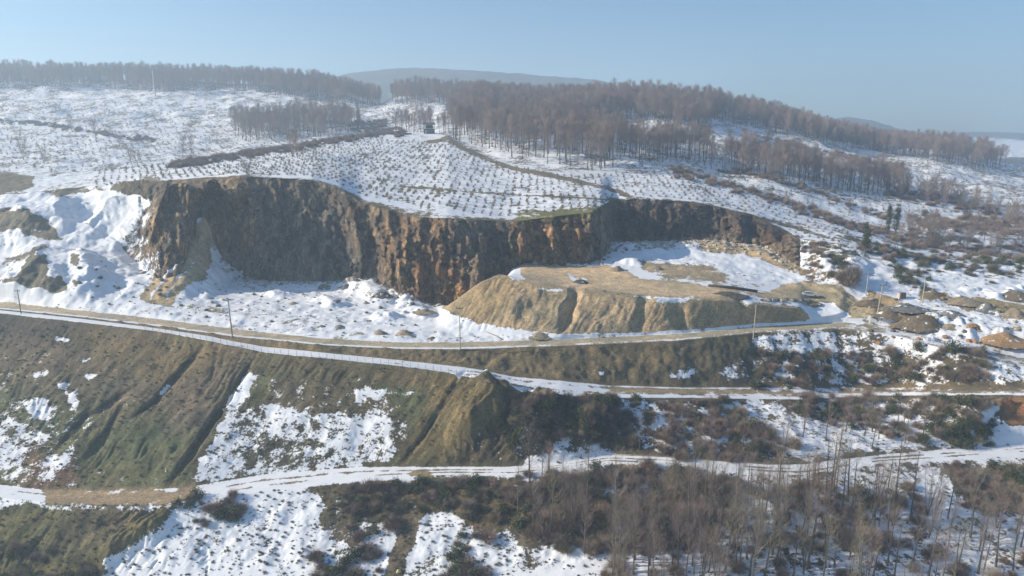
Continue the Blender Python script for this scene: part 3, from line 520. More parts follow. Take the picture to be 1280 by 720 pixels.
def plain(name, c, rough=.85, var=.35, scale=3.0, metal=0.0, spec=.3):
    m, nd, lk, bs = mat(name)
    tc = N(nd, 'ShaderNodeTexCoord'); n = N(nd, 'ShaderNodeTexNoise'); n.inputs['Scale'].default_value = scale; n.inputs['Detail'].default_value = 5; lk.new(tc.outputs['Object'], n.inputs['Vector'])
    oi = N(nd, 'ShaderNodeObjectInfo')
    k = mixc(nd, lk, ramp(nd, lk, n.outputs['Fac'], .3, .7, 0, 1), tuple(x * (1 - var) for x in c), tuple(min(1, x * (1 + var)) for x in c))
    k = mixc(nd, lk, 1, k, mixc(nd, lk, oi.outputs['Random'], (.78, .8, .84), (1.22, 1.16, 1.08)), 'MULTIPLY')
    lk.new(k, bs.inputs['Base Color']); bs.inputs['Roughness'].default_value = rough; bs.inputs['Metallic'].default_value = metal; bs.inputs['Specular IOR Level'].default_value = spec
    return m

# ------------------------------------------------------------------ objects helpers
def tag(o, label=None, cat=None, group=None, kind=None):
    if label: o['label'] = label
    if cat: o['category'] = cat
    if group: o['group'] = group
    if kind: o['kind'] = kind
    return o
def mesh_obj(name, V, Fc, m, parent=None, smooth=False, loc=None):
    me = bpy.data.meshes.new(name)
    V = np.asarray(V, dtype=np.float32)
    if isinstance(Fc, np.ndarray):
        n, k = Fc.shape; me.vertices.add(len(V)); me.vertices.foreach_set('co', V.ravel())
        me.loops.add(n * k); me.loops.foreach_set('vertex_index', Fc.astype(np.int32).ravel())
        me.polygons.add(n); me.polygons.foreach_set('loop_start', np.arange(0, n * k, k, dtype=np.int32)); me.polygons.foreach_set('loop_total', np.full(n, k, np.int32))
        me.update(calc_edges=True)
    else:
        me.from_pydata([tuple(v) for v in V.tolist()], [], [tuple(f) for f in Fc]); me.update()
    if smooth: me.polygons.foreach_set('use_smooth', np.ones(len(me.polygons), bool))
    if m: me.materials.append(m)
    o = bpy.data.objects.new(name, me); COL.objects.link(o)
    if parent: o.parent = parent
    if loc is not None: o.location = loc
    return o
def empty(name, loc, rz=0, s=1):
    o = bpy.data.objects.new(name, None); COL.objects.link(o); o.location = loc; o.rotation_euler = (0, 0, rz); o.scale = (s, s, s); o.empty_display_size = .1; return o
class MB:
    def __init__(s): s.v = []; s.f = []
    def add(s, v, f): k = len(s.v); s.v += [tuple(a) for a in v]; s.f += [tuple(i + k for i in q) for q in f]
    def box(s, c, d, rz=0, taper=1.0):
        ca, sa = math.cos(rz), math.sin(rz); v = []
        for z in (-.5, .5):
            t = taper if z > 0 else 1
            for x, y in ((-.5, -.5), (.5, -.5), (.5, .5), (-.5, .5)):
                a, b = x * d[0] * t, y * d[1] * t; v.append((c[0] + a * ca - b * sa, c[1] + a * sa + b * ca, c[2] + z * d[2]))
        s.add(v, [(0, 3, 2, 1), (4, 5, 6, 7), (0, 1, 5, 4), (1, 2, 6, 5), (2, 3, 7, 6), (3, 0, 4, 7)]); return s
    def tube(s, pts, rs, n=6, cap=True):
        pts = [Vector(p) for p in pts]; k0 = len(s.v)
        for i, p in enumerate(pts):
            d = (pts[min(i + 1, len(pts) - 1)] - pts[max(i - 1, 0)]).normalized()
            a = d.cross(Vector((0.31, .95, .02)) if abs(d.y) < .9 else Vector((1, 0, 0))).normalized(); b = d.cross(a)
            for q in range(n):
                t = 2 * math.pi * q / n; s.v.append(tuple(p + (a * math.cos(t) + b * math.sin(t)) * rs[i]))
        for i in range(len(pts) - 1):
            for q in range(n):
                A = k0 + i * n + q; Bq = k0 + i * n + (q + 1) % n; s.f.append((A, Bq, Bq + n, A + n))
        if cap: s.f.append(tuple(range(k0 + n - 1, k0 - 1, -1))); s.f.append(tuple(range(len(s.v) - n, len(s.v))))
        return s
    def spike(s, p, q, r):                    # slim 3-sided tapering twig
        p = Vector(p); q = Vector(q); d = (q - p).normalized(); a = d.cross(Vector((.3, .2, .93)) if abs(d.z) < .9 else Vector((1, 0, 0))).normalized(); b = d.cross(a); k = len(s.v)
        for t in (0, 2.094, 4.189): s.v.append(tuple(p + (a * math.cos(t) + b * math.sin(t)) * r))
        s.v.append(tuple(q)); s.f += [(k, k + 1, k + 3), (k + 1, k + 2, k + 3), (k + 2, k, k + 3)]
    def build(s, name, m, parent=None, smooth=False, loc=None): return mesh_obj(name, s.v, s.f, m, parent, smooth, loc)

# ------------------------------------------------------------------ cut the ground into its pieces
ids = np.arange(NR * NC).reshape(NR, NC)
fc = np.stack([ids[:-1, :-1], ids[:-1, 1:], ids[1:, 1:], ids[1:, :-1]], -1).reshape(-1, 4)
fb = B[:-1, :-1].reshape(-1); fx = PX0[:-1, :-1].reshape(-1); fy = PY0[:-1, :-1].reshape(-1); fmo = (mo[:-1, :-1] > .5).reshape(-1); fpt = ((pt > .5) & (B == 10))[:-1, :-1].reshape(-1)
reg = np.zeros(len(fc), int)
names = ['valley_floor', 'lower_slope', 'lower_track', 'grass_slope', 'middle_track', 'road_bank', 'main_road', 'quarry_floor', 'dirt_mound', 'gravel_plateau', 'quarry_cliff', 'orchard_hill', 'snowy_hillside', 'wooded_hill', 'far_plain', 'mountain_ridge', 'rubble_ground']
for b_, r_ in ((0, 0), (1, 0), (2, 1), (3, 2), (4, 3), (5, 4), (6, 5), (7, 6), (8, 7), (9, 7), (10, 7), (11, 10), (12, 11), (13, 12), (14, 12), (15, 12), (16, 14), (17, 14), (18, 15), (19, 15)): reg[fb == b_] = r_
reg[(reg == 7) & (fx > 1010)] = 16; reg[(fb == 11) & (fx > 1003)] = 16; reg[(fb == 11) & (fx < 150)] = 7
reg[(fb >= 9) & (fb <= 10) & fmo] = 8; reg[(fb == 10) & fpt] = 9; reg[(fb >= 13) & (fb <= 15) & (fx > 560)] = 13
reg[(fb == 7) & (fx > 1062)] = 16
VX = np.stack([X, Y, Z], -1).reshape(-1, 3); SN = sn.reshape(-1); GC = np.concatenate([gc, np.ones(gc.shape[:2] + (1,))], -1).reshape(-1, 4)
for r_, nm in enumerate(names):
    f = fc[reg == r_]
    if not len(f): continue
    u, inv = np.unique(f, return_inverse=True)
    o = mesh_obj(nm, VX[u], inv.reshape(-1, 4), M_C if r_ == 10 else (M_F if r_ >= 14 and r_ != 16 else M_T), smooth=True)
    a = o.data.attributes.new('snow', 'FLOAT', 'POINT'); a.data.foreach_set('value', SN[u].astype(np.float32))
    a = o.data.attributes.new('cover', 'FLOAT_COLOR', 'POINT'); a.data.foreach_set('color', GC[u].astype(np.float32).ravel())
    tag(o, kind='structure')

PXf, PYf = project(X, Y, Z)
def sees(i, j):                       # is ground vertex (i,j) not hidden by ground in front
    c = PYf[:i, j]; return len(c) == 0 or PYf[i, j] < c.min() + 1.5
# the nearest ground seen at a pixel of the survey
def at(px, py):
    j0 = int(np.argmin(abs(cols - px))); best = None
    for j in range(max(0, j0 - 6), min(NC, j0 + 7)):
        run = np.minimum.accumulate(PYf[:, j]); vis = PYf[:, j] <= run + .3
        d = np.where(vis, (PYf[:, j] - py) ** 2 + (PXf[:, j] - px) ** 2, 1e9); i = int(np.argmin(d))
        if best is None or d[i] < best[0]: best = (d[i], i, j)
    _, i, j = best; return Vector((X[i, j], Y[i, j], Z[i, j]))
def scatter(mask, n, mind=0.0):
    """n ground vertices drawn with equal chance per square metre inside the mask (weights allowed)"""
    p = (area * mask).ravel(); s = p.sum()
    if s <= 0: return np.zeros((0, 2), int)
    k = RNG.choice(p.size, size=n, replace=True, p=p / s); ij = np.stack(np.unravel_index(k, B.shape), -1)
    if mind > 0:
        seen = {}; out = []
        for i, j in ij:
            c = (int(X[i, j] // mind), int(Y[i, j] // mind))
            if any((c[0] + a, c[1] + b) in seen and math.hypot(seen[(c[0] + a, c[1] + b)][0] - X[i, j], seen[(c[0] + a, c[1] + b)][1] - Y[i, j]) < mind for a in (-1, 0, 1) for b in (-1, 0, 1)): continue
            seen[c] = (X[i, j], Y[i, j]); out.append((i, j))
        ij = np.array(out).reshape(-1, 2)
    return ij
def pos(ij, sink=.15): return Vector((float(X[ij[0], ij[1]]), float(Y[ij[0], ij[1]]), float(Z[ij[0], ij[1]]) - sink))

# ------------------------------------------------------------------ plants
M_BARK = plain('bark', (.12, .10, .08)); M_TWIG = plain('brown_twigs', (.25, .19, .165)); M_TWIG2 = plain('grey_twigs', (.25, .215, .185)); M_TWIG3 = plain('olive_twigs', (.25, .22, .15))
M_LEAF = plain('evergreen_leaves', (.07, .085, .04)); M_SCRUB = plain('scrub_stems', (.26, .205, .16)); M_SCRUB2 = plain('green_brown_scrub', (.22, .20, .13)); M_HAZEL = plain('hazel_stems', (.24, .205, .165)); M_TUFT = plain('dead_grass', (.24, .19, .12))
def tree_mesh(rnd, H, crown, base, nlimb, ntwig, twr, twl, kmat, upright=.6, stems=1, round_=True):
    tr = MB(); cr = MB(); ends = []
    for st in range(stems):
        az0 = rnd.uniform(0, 6.28); lean = .04 if stems == 1 else .16; top = Vector((math.cos(az0) * lean * H, math.sin(az0) * lean * H, H * rnd.uniform(.88, 1)))
        pts = []; rs = []; r0 = .0125 * H / math.sqrt(stems) + .02
        for k in range(7):
            t = k / 6; w_ = .012 * H * math.sin(3 * t + az0); pts.append(Vector((top.x * t + w_ * math.cos(az0 * 3), top.y * t + w_ * math.sin(az0 * 2), H * t * (top.z / H)))); rs.append(r0 * (1 - .82 * t) * (1.35 if k == 0 else 1))
        tr.tube(pts, rs, 6)
        for b in range(nlimb):
            t = base + (1 - base) * (b + rnd.random()) / nlimb; i = min(5, int(t * 6)); p = pts[i].lerp(pts[i + 1], t * 6 - i)
            az = rnd.uniform(0, 6.28); rel = (t - base) / (1 - base); ln = crown * (.55 + .75 * math.sin(math.pi * min(1, rel * .9 + .1)) ** .8 if round_ else 1 - .62 * rel ** 1.5) * rnd.uniform(.65, 1.1); el = upright + .5 * rel + rnd.uniform(-.15, .15)
            d = Vector((math.cos(az) * math.cos(el), math.sin(az) * math.cos(el), math.sin(el))); m1 = p + d * ln * .5; e = m1 + (d + Vector((0, 0, .35))).normalized() * ln * .5
            rr = max(twr * 1.3, r0 * (1 - .8 * t) * .3); cr.tube([p, m1, e], [rr, rr * .6, rr * .25], 4, False); ends.append((p, m1, e, ln))
    for k in range(ntwig):
        p, m1, e, ln = ends[rnd.randrange(len(ends))]; t = rnd.random() ** .7
        q = p.lerp(m1, t * 2) if t < .5 else m1.lerp(e, t * 2 - 1)
        q = q + Vector((rnd.gauss(0, .09), rnd.gauss(0, .09), rnd.gauss(0, .09))) * crown
        d = (q - Vector((0, 0, q.z * .85))).normalized() * .55 + Vector((rnd.gauss(0, .5), rnd.gauss(0, .5), rnd.uniform(.1, 1.0))); d.normalize()
        cr.spike(q, q + d * twl * rnd.uniform(.5, 1.3), twr * rnd.uniform(.6, 1.2))
    return tr, cr
VARS = {}
def variant(key, *a, kmat=None, **kw):
    rnd = random.Random(sum(map(ord, key)) * 13); tr, cr = tree_mesh(rnd, *a, kmat, **kw)
    def me(mb, m, n):
        x = bpy.data.meshes.new(n); x.from_pydata(mb.v, [], mb.f); x.materials.append(m); x.update(); return x
    VARS[key] = (me(tr, M_BARK, 'trunk'), me(cr, kmat, 'crown'))
for k in range(5): variant('near%d' % k, 13 + k * .7, 2.6 + .3 * k, .3, 30, 620, .011, .8, kmat=[M_TWIG, M_TWIG2, M_TWIG3, M_TWIG, M_TWIG2][k], upright=.65)
for k in range(2): variant('multi%d' % k, 10 + k, 2.4, .2, 12, 1000, .012, .8, kmat=[M_TWIG, M_TWIG3][k], upright=.8, stems=4)
for k in range(4): variant('wood%d' % k, 16 + k, 3.3 + .3 * k, .44, 24, 900, .027, 1.7, kmat=[M_TWIG, M_TWIG2, M_TWIG, M_TWIG][k], upright=.65)
for k in range(2): variant('small%d' % k, 6.5 + k, 2.2, .15, 14, 420, .035, 1.0, kmat=[M_TWIG2, M_TWIG][k], upright=.6, stems=2)
def plant_tree(key, loc, s, rz, label, group=None, name='bare_tree', cat='tree'):
    t = empty(name, loc, rz, s); tr = bpy.data.objects.new('trunk', VARS[key][0]); cr = bpy.data.objects.new('crown', VARS[key][1])
    for c in (tr, cr): COL.objects.link(c); c.parent = t
    tag(t, label, cat, group); return t
def shrub_mesh(rnd, h, w_, n, r, m, name, leaf=0):
    mb = MB()
    for k in range(n):
        az = rnd.uniform(0, 6.28); el = math.acos(rnd.random() ** .8); d = Vector((math.sin(el) * math.cos(az), math.sin(el) * math.sin(az), math.cos(el)))
        st = Vector((d.x * w_ * .5 * rnd.random(), d.y * w_ * .5 * rnd.random(), rnd.random() * h * .35)); e = Vector((d.x * w_, d.y * w_, d.z * h)) * rnd.uniform(.6, 1.1); e.z = max(e.z, .15)
        if not leaf: mb.spike(st, e, r)
        else:
            for q in range(leaf):
                c = Vector((e.x, e.y, e.z)) * rnd.uniform(.55, 1); c += Vector((rnd.gauss(0, .12), rnd.gauss(0, .12), rnd.gauss(0, .12))) * w_; c.z = max(.05, c.z)
                a = Vector((rnd.gauss(0, 1), rnd.gauss(0, 1), rnd.gauss(0, 1))).normalized() * r; b = a.cross(Vector((rnd.gauss(0, 1), rnd.gauss(0, 1), rnd.gauss(0, 1)))).normalized() * r * .6
                mb.add([c - a, c + b, c + a, c - b], [(0, 1, 2, 3)])
    x = bpy.data.meshes.new(name); x.from_pydata(mb.v, [], mb.f); x.materials.append(m); x.update(); return x
rnd = random.Random(5)
SH = {'brown0': shrub_mesh(rnd, 2.2, 1.7, 520, .028, M_SCRUB, 'brown_shrub'), 'brown1': shrub_mesh(rnd, 1.7, 1.9, 480, .028, M_TWIG, 'brown_shrub'), 'olive': shrub_mesh(rnd, 1.6, 1.7, 480, .03, M_SCRUB2, 'olive_shrub'),
      'green': shrub_mesh(rnd, 1.9, 1.5, 150, .13, M_LEAF, 'evergreen_shrub', 5), 'tuft': shrub_mesh(rnd, .42, .45, 70, .022, M_TUFT, 'grass_tuft'), 'clump': shrub_mesh(rnd, .6, .6, 90, .028, M_SCRUB2, 'scrub_clump'),
      'hazel': shrub_mesh(rnd, 1.25, .75, 46, .028, M_HAZEL, 'hazel_bush'), 'hazelfar': shrub_mesh(rnd, 1.7, 1.1, 40, .05, M_HAZEL, 'hazel_bush')}
def plant_shrub(key, loc, s, rz, label, group=None, name='shrub', cat='shrub', sz=None):
    o = bpy.data.objects.new(name, SH[key]); COL.objects.link(o); o.location = loc; o.rotation_euler = (0, 0, rz); o.scale = (s, s, sz or s); tag(o, label, cat, group); return o
def stuff(name, ij, src, smin, smax, label, cat, sink=.1):
    """uncountable growth: one points object, each point carrying one of the source objects"""
    n = len(ij); me = bpy.data.meshes.new(name); me.vertices.add(n)
    v = np.stack([X[ij[:, 0], ij[:, 1]], Y[ij[:, 0], ij[:, 1]], Z[ij[:, 0], ij[:, 1]] - sink], -1) + np.c_[RNG.normal(0, (.25 if 'orch' in name else .4) if 'orch' in name or 'plant' in name else .12, (n, 2)), np.zeros(n)]
    me.vertices.foreach_set('co', v.astype(np.float32).ravel())
    for nm, arr in (('gsize', RNG.uniform(smin, smax, n)), ('gturn', RNG.uniform(0, 6.28, n))):
        a = me.attributes.new(nm, 'FLOAT', 'POINT'); a.data.foreach_set('value', arr.astype(np.float32))
    a = me.attributes.new('gpick', 'INT', 'POINT'); a.data.foreach_set('value', RNG.integers(0, len(src), n).astype(np.int32))
    o = bpy.data.objects.new(name, me); COL.objects.link(o); g = bpy.data.node_groups.new(name, 'GeometryNodeTree')
    g.interface.new_socket('Geometry', in_out='INPUT', socket_type='NodeSocketGeometry'); g.interface.new_socket('Geometry', in_out='OUTPUT', socket_type='NodeSocketGeometry')
    gi = g.nodes.new('NodeGroupInput'); go = g.nodes.new('NodeGroupOutput'); ip_ = g.nodes.new('GeometryNodeInstanceOnPoints'); jn = g.nodes.new('GeometryNodeJoinGeometry')
    for s_ in reversed(src):
        parts = s_ if isinstance(s_, (list, tuple)) else [s_]; gj = g.nodes.new('GeometryNodeJoinGeometry')
        for q in parts:
            oi = g.nodes.new('GeometryNodeObjectInfo'); oi.inputs['Object'].default_value = q; oi.transform_space = 'ORIGINAL'; g.links.new(oi.outputs['Geometry'], gj.inputs[0])
        g2 = g.nodes.new('GeometryNodeGeometryToInstance'); g.links.new(gj.outputs[0], g2.inputs[0]); g.links.new(g2.outputs[0], jn.inputs[0])
    def attr(nm, t):
        a = g.nodes.new('GeometryNodeInputNamedAttribute'); a.data_type = t; a.inputs[0].default_value = nm; return a.outputs[0]
    g.links.new(gi.outputs[0], ip_.inputs['Points']); g.links.new(jn.outputs[0], ip_.inputs['Instance']); ip_.inputs['Pick Instance'].default_value = True
    g.links.new(attr('gpick', 'INT'), ip_.inputs['Instance Index']); g.links.new(attr('gsize', 'FLOAT'), ip_.inputs['Scale'])
    cx = g.nodes.new('ShaderNodeCombineXYZ'); g.links.new(attr('gturn', 'FLOAT'), cx.inputs[2]); g.links.new(cx.outputs[0], ip_.inputs['Rotation']); g.links.new(ip_.outputs[0], go.inputs[0])
    md = o.modifiers.new('scatter', 'NODES'); md.node_group = g; tag(o, label, cat, None, 'stuff'); return o
def U(a, b): return float(RNG.uniform(a, b))

# ---- woods
def Mk(pl, wob=3, fe=4, b0=0, b1=19): return pmask(pl, fe, wob) * ((B >= b0) & (B <= b1))
src_w = None
WOODS = [
 ('wood on the brow behind the orchard', Mk([(566, 176), (600, 180), (640, 195), (690, 205), (760, 214), (775, 200), (780, 178), (700, 165), (600, 160), (566, 165)], 2, 3, 13, 15), 260, 2.6, .8, 1.15, 30, 'bare brown tree at the near edge of the wood above the orchard track'),
 ('wood over the crest of the hill', Mk([(572, 165), (620, 150), (700, 158), (790, 150), (880, 165), (905, 138), (850, 128), (760, 122), (660, 122), (590, 128), (560, 140)], 3, 4, 14, 15), 2000, 2.5, .55, 1.1, 0, ''),
 ('trees below the crest on the snowy slope', Mk([(780, 186), (880, 192), (890, 203), (800, 200), (780, 195)], 2, 3, 13, 15), 110, 2.8, .7, .95, 8, 'bare tree in the open stand on the snowy slope right of the hill wood'),
 ('trees in the long stand on the right slope', Mk([(880, 205), (940, 200), (1000, 214), (1060, 226), (1125, 236), (1130, 246), (1060, 240), (960, 224), (890, 212)], 2, 3, 13, 15), 200, 2.8, .6, .95, 8, 'bare tree in the long stand crossing the right hillside'),
 ('wood along the right skyline', Mk([(875, 142), (900, 138), (950, 142), (1000, 155), (1050, 170), (1100, 183), (1100, 190), (1040, 182), (980, 170), (940, 158), (890, 150)], 2, 3, 15, 15), 900, 2.6, .5, .95, 0, ''),
 ('wood at the right end of the ridge', Mk([(1092, 184), (1170, 186), (1235, 196), (1255, 208), (1230, 212), (1180, 204), (1120, 196), (1095, 192)], 2, 3, 15, 15), 300, 4, .75, .95, 0, ''),
 ('long wood on the left skyline', Mk([(-500, 96), (0, 94), (200, 98), (350, 105), (420, 113), (475, 130), (470, 134), (400, 125), (300, 112), (180, 114), (100, 108), (-30, 110), (-500, 112)], 2, 3, 15, 15), 2400, 3, .65, 1.15, 0, ''),
 ('small wood behind the cabin', Mk([(485, 122), (520, 116), (600, 117), (650, 120), (640, 130), (560, 128), (500, 132)], 2, 3, 15, 15), 450, 3.5, .6, 1.0, 0, ''),
 ('trees in the stand on the left hillside', Mk([(290, 160), (380, 150), (430, 152), (455, 160), (400, 172), (300, 176)], 3, 3, 13, 15), 240, 3.5, .8, 1.0, 6, 'bare tree in the hazy stand on the left snowy hillside'),
 ('trees around the cabin', Mk([(480, 160), (525, 150), (600, 160), (570, 168), (500, 166)], 2, 3, 13, 15), 60, 3.5, .5, .8, 6, 'bare tree standing around the hilltop cabin'),
]
wk = ['wood0', 'wood1', 'wood2', 'wood3']; rest = []
for nm, mk, n, mind, s0, s1, indiv, lab in WOODS:
    ij = scatter(mk, n * 3, mind)[:n]
    if len(ij) == 0: print('EMPTY', nm); continue
    ij = ij[np.argsort(ij[:, 0])]
    for k, q in enumerate(ij[:indiv]):
        t = plant_tree(wk[int(RNG.integers(4))], pos(q), U(s0, s1), U(0, 6.28), lab, nm)
        if src_w is None: src_w = True
    if len(ij) > indiv: rest.append((nm, ij[indiv:], s0, s1))
srcs = []
for key in wk:
    o = next(x for x in bpy.data.objects if x.type == 'MESH' and x.data == VARS[key][0]); c = next(x for x in bpy.data.objects if x.type == 'MESH' and x.data == VARS[key][1]); srcs.append((o, c))
for nm, ij, s0, s1 in rest: stuff('woodland', ij, srcs, s0, s1, 'bare ' + nm + ', standing close together', 'woodland', .3)

# ---- lower-right grove: slender bare trees
near_groups = [
 ([(640, 600), (720, 590), (760, 640), (740, 700), (650, 690)], 16, 'in the brown thicket'),
 ([(760, 660), (860, 650), (860, 735), (760, 735)], 30, 'left of the grove'),
 ([(860, 640), (960, 640), (960, 735), (860, 735)], 34, 'in mid grove'),
 ([(960, 620), (1060, 610), (1060, 735), (960, 735)], 34, 'in the densest grove'),
 ([(1060, 620), (1170, 640), (1170, 735), (1060, 735)], 24, 'on open snow'),
 ([(1170, 640), (1450, 620), (1450, 735), (1170, 735)], 32, 'near the corner'),
 ([(700, 720), (1450, 720), (1450, 860), (700, 860)], 34, 'along the bottom edge'),
 ([(830, 600), (960, 612), (950, 640), (830, 640)], 12, 'just below the lower track'),
 ([(800, 545), (980, 545), (980, 572), (800, 565)], 12, 'above the lower track'),
 ([(1000, 520), (1180, 530), (1180, 560), (1000, 565)], 14, 'between the right-hand tracks'),
]
for pl, n, lab in near_groups:
    ij = scatter(Mk(pl, 4, 3, 1, 5), n * 3, 1.6)[:n]
    up = 'above' in lab or 'between' in lab or 'just' in lab
    for q in ij:
        key = random.choice(['near0', 'near1', 'near2', 'near3', 'near4', 'multi0', 'multi1']); sc_ = U(.45, .65) if up else U(.6, .95)
        desc = ('short ' if sc_ < (.52 if up else .7) else 'tall ' if sc_ > (.6 if up else .84) else 'middling ') + ('many-stemmed ' if key[0] == 'm' else 'single-stemmed ') + {'near0': 'brown', 'near1': 'grey', 'near2': 'olive', 'near3': 'brown', 'near4': 'grey', 'multi0': 'brown', 'multi1': 'olive'}[key] + ' bare tree '
        plant_tree(key, pos(q), sc_, U(0, 6.28), desc + lab, (desc + lab).replace('tree', 'trees'))
for (px, py, h, key, lab) in [(972, 660, 1.22, 'near4', 'tallest bare tree rising in front of the lower track'), (918, 640, 1.05, 'near0', 'thin straight pale tree crossing the snowy lower track'), (888, 625, .8, 'near1', 'bare tree left of the thin straight pale tree'), (1090, 650, 1.0, 'multi1', 'many-stemmed olive bare tree under the right bend of the track'),
     (1118, 655, 1.05, 'near4', 'dark-trunked bare tree beside the olive tree'), (1138, 650, 1.0, 'near1', 'dark-trunked bare tree right of its pair'), (1245, 660, 1.0, 'multi0', 'broad bare tree at the right edge above the corner'), (310, 222, .7, 'small0', 'lone bare tree on the cliff rim'), (1035, 630, 1.0, 'near2', 'olive bare tree right of the tallest tree')]:
    plant_tree(key, at(px, py) - Vector((0, 0, .2)), h, 1.0, lab)
for k, (px, py) in enumerate([(55, 205), (120, 178), (150, 182), (165, 208), (172, 206), (240, 200), (90, 165), (228, 196), (365, 196), (372, 198), (30, 200), (445, 160), (450, 160)]):
    plant_tree('small%d' % (k % 2), at(px, py) - Vector((0, 0, .2)), U(1.3, 2.0), U(0, 6), 'lone bare tree scattered over the left snowy hillside', 'lone trees on the left hillside')

# ---- shrubs: thickets
thick = [
 ([(650, 600), (760, 590), (860, 590), (940, 610), (900, 650), (880, 690), (700, 690), (650, 660)], 240, ['brown0', 'brown1', 'brown0', 'olive'], .8, 1.7),
 ([(880, 600), (1060, 610), (1150, 600), (1150, 690), (900, 690)], 130, ['brown0', 'brown1', 'olive'], .6, 1.4),
 ([(700, 690), (1450, 690), (1450, 740), (700, 740)], 60, ['brown0', 'brown1'], .5, 1.3),
 ([(1180, 580), (1450, 572), (1450, 640), (1215, 640)], 90, ['olive', 'brown0', 'brown1'], .8, 1.5),
 ([(645, 497), (770, 500), (800, 560), (700, 555), (640, 560), (620, 530)], 190, ['green', 'olive', 'brown0', 'brown0'], .5, 1.2),
 ([(770, 500), (900, 500), (1000, 560), (960, 575), (820, 568)], 170, ['brown0', 'brown1', 'olive'], .7, 1.6),
 ([(1000, 498), (1240, 500), (1235, 540), (1180, 560), (1000, 520)], 150, ['brown0', 'olive', 'green', 'brown1'], .6, 1.3),
 ([(940, 445), (1060, 438), (1060, 482), (940, 482)], 50, ['green', 'olive', 'brown0'], .6, 1.35),
 ([(1060, 440), (1230, 440), (1235, 478), (1060, 482)], 85, ['brown0', 'olive', 'brown0', 'brown1', 'green'], .8, 1.7),
 ([(1180, 545), (1240, 520), (1240, 556), (1190, 560)], 35, ['green', 'green'], .6, 1.2),
 ([(220, 628), (310, 622), (300, 650), (250, 670), (235, 650)], 34, ['olive', 'brown0'], .35, .7),
 ([(420, 610), (490, 610), (500, 660), (440, 680)], 50, ['brown1', 'olive', 'brown0'], .35, .8),
 ([(480, 604), (640, 600), (650, 650), (600, 660), (520, 640)], 60, ['olive', 'brown0'], .35, .8),
 ([(395, 690), (470, 685), (480, 735), (390, 735)], 26, ['olive', 'brown0'], .5, .9),
 ([(560, 670), (610, 670), (600, 735), (540, 735)], 26, ['olive', 'brown0'], .5, 1.0),
 ([(0, 690), (110, 690), (130, 740), (0, 740)], 40, ['brown0', 'olive'], .7, 1.4),
 ([(1110, 312), (1450, 342), (1450, 358), (1200, 352), (1110, 335)], 150, ['green', 'olive', 'brown0', 'green'], .7, 1.5),
 ([(1000, 300), (1060, 312), (1050, 350), (1015, 352)], 45, ['brown0', 'brown1', 'green'], .5, 1.1),
 ([(1120, 335), (1160, 340), (1155, 362), (1130, 365)], 26, ['olive', 'green'], .6, 1.2),
 ([(1070, 300), (1120, 312), (1120, 330), (1075, 320)], 26, ['green', 'brown0'], .5, 1.1),
]
small = []; cand = []
for pl, n, kinds, s0, s1 in thick:
    ij = scatter(Mk(pl, 6, 4, 1, 13), n * 2, .7)[:int(n * (1.35 if (650, 600) == pl[0] else .7 if max(b for a, b in pl) > 560 else .8))]
    for q in ij: cand.append((q, kinds, s0, s1))
cand.sort(key=lambda c: c[0][0])
def shrub_label(px, py, k):
    col = {'brown0': 'brown leafless shrub', 'brown1': 'reddish brown leafless shrub', 'olive': 'olive brown shrub', 'green': 'dark evergreen shrub'}[k]
    if py > 600: z = 'on the snow at the lower left' if px < 640 else ('in the brown thicket below the lower track' if px < 960 else 'under the trees at the lower right')
    elif py > 497: z = 'on the eroded bank above the lower track' if px < 770 else ('between the two tracks in the middle' if px < 1000 else 'between the two tracks at the right')
    elif py > 400: z = 'on the bank under the road bend at the right'
    else: z = 'on the rubble slope behind the right-hand heaps'
    return col + ' ' + z
firstshrub = {}; more = []
for n_, (q, kinds, s0, s1) in enumerate(cand):
    k = kinds[int(RNG.integers(len(kinds)))]
    if n_ % 5 < 1 and len(firstshrub) < 400 and n_ // 5 < 290 or k not in firstshrub:
        o = plant_shrub(k, pos(q), U(s0, s1), U(0, 6.28), shrub_label(PXf[q[0], q[1]], PYf[q[0], q[1]], k), shrub_label(PXf[q[0], q[1]], PYf[q[0], q[1]], k).replace('shrub', 'shrubs')); firstshrub.setdefault(k, o)
    else: more.append((q, k, s0, s1))
# the rest of the thickets
for nm, ks, lab in (('thicket', ('brown0', 'brown1'), 'brown leafless thicket covering the lower banks'), ('mixed_scrub', ('olive', 'green'), 'olive and dark green scrub covering the banks')):
    ij = np.array([m_[0] for m_ in more if m_[1] in ks]); stuff(nm, ij, [firstshrub[k] for k in ks], .6, 1.4, lab, 'scrub')
# brush strips between the fields (far)
strip = np.maximum.reduce([lmask([(215, 208), (300, 196), (400, 180), (480, 167)], 5, 1.5), lmask([(845, 216), (900, 232), (960, 248), (1040, 275), (1100, 292), (1150, 306)], 9, 1), lmask([(900, 212), (960, 222), (1020, 240), (1080, 262), (1120, 275)], 5, 1), lmask([(1110, 238), (1180, 252), (1280, 280)], 12, 3), lmask([(1130, 300), (1280, 318)], 16, 4), lmask([(0, 152), (60, 156), (140, 170), (190, 176)], 3, 1), lmask([(500, 166), (440, 158), (480, 155)], 8, 3), lmask([(1150, 275), (1290, 290)], 16, 5), lmask([(930, 165), (1000, 183), (1100, 205)], 3, 1)]) * (B >= 12) * (B <= 15)
sij = scatter(strip, 2200)
stuff('field_hedge', sij, [firstshrub['brown0'], firstshrub['brown1']], .6, 1.6, 'brown brush strips growing between the snowy fields', 'brush')
tij = scatter(lmask([(1110, 238), (1180, 252), (1280, 280)], 16, 4) * (B >= 13) + lmask([(1130, 296), (1280, 316)], 20, 4) * (B >= 11) * (B <= 14), 90, 3)
ssm = []
for key in ('small0', 'small1'): ssm.append(tuple(next(x for x in bpy.data.objects if x.type == 'MESH' and x.data == VARS[key][z_]) for z_ in (0, 1)))
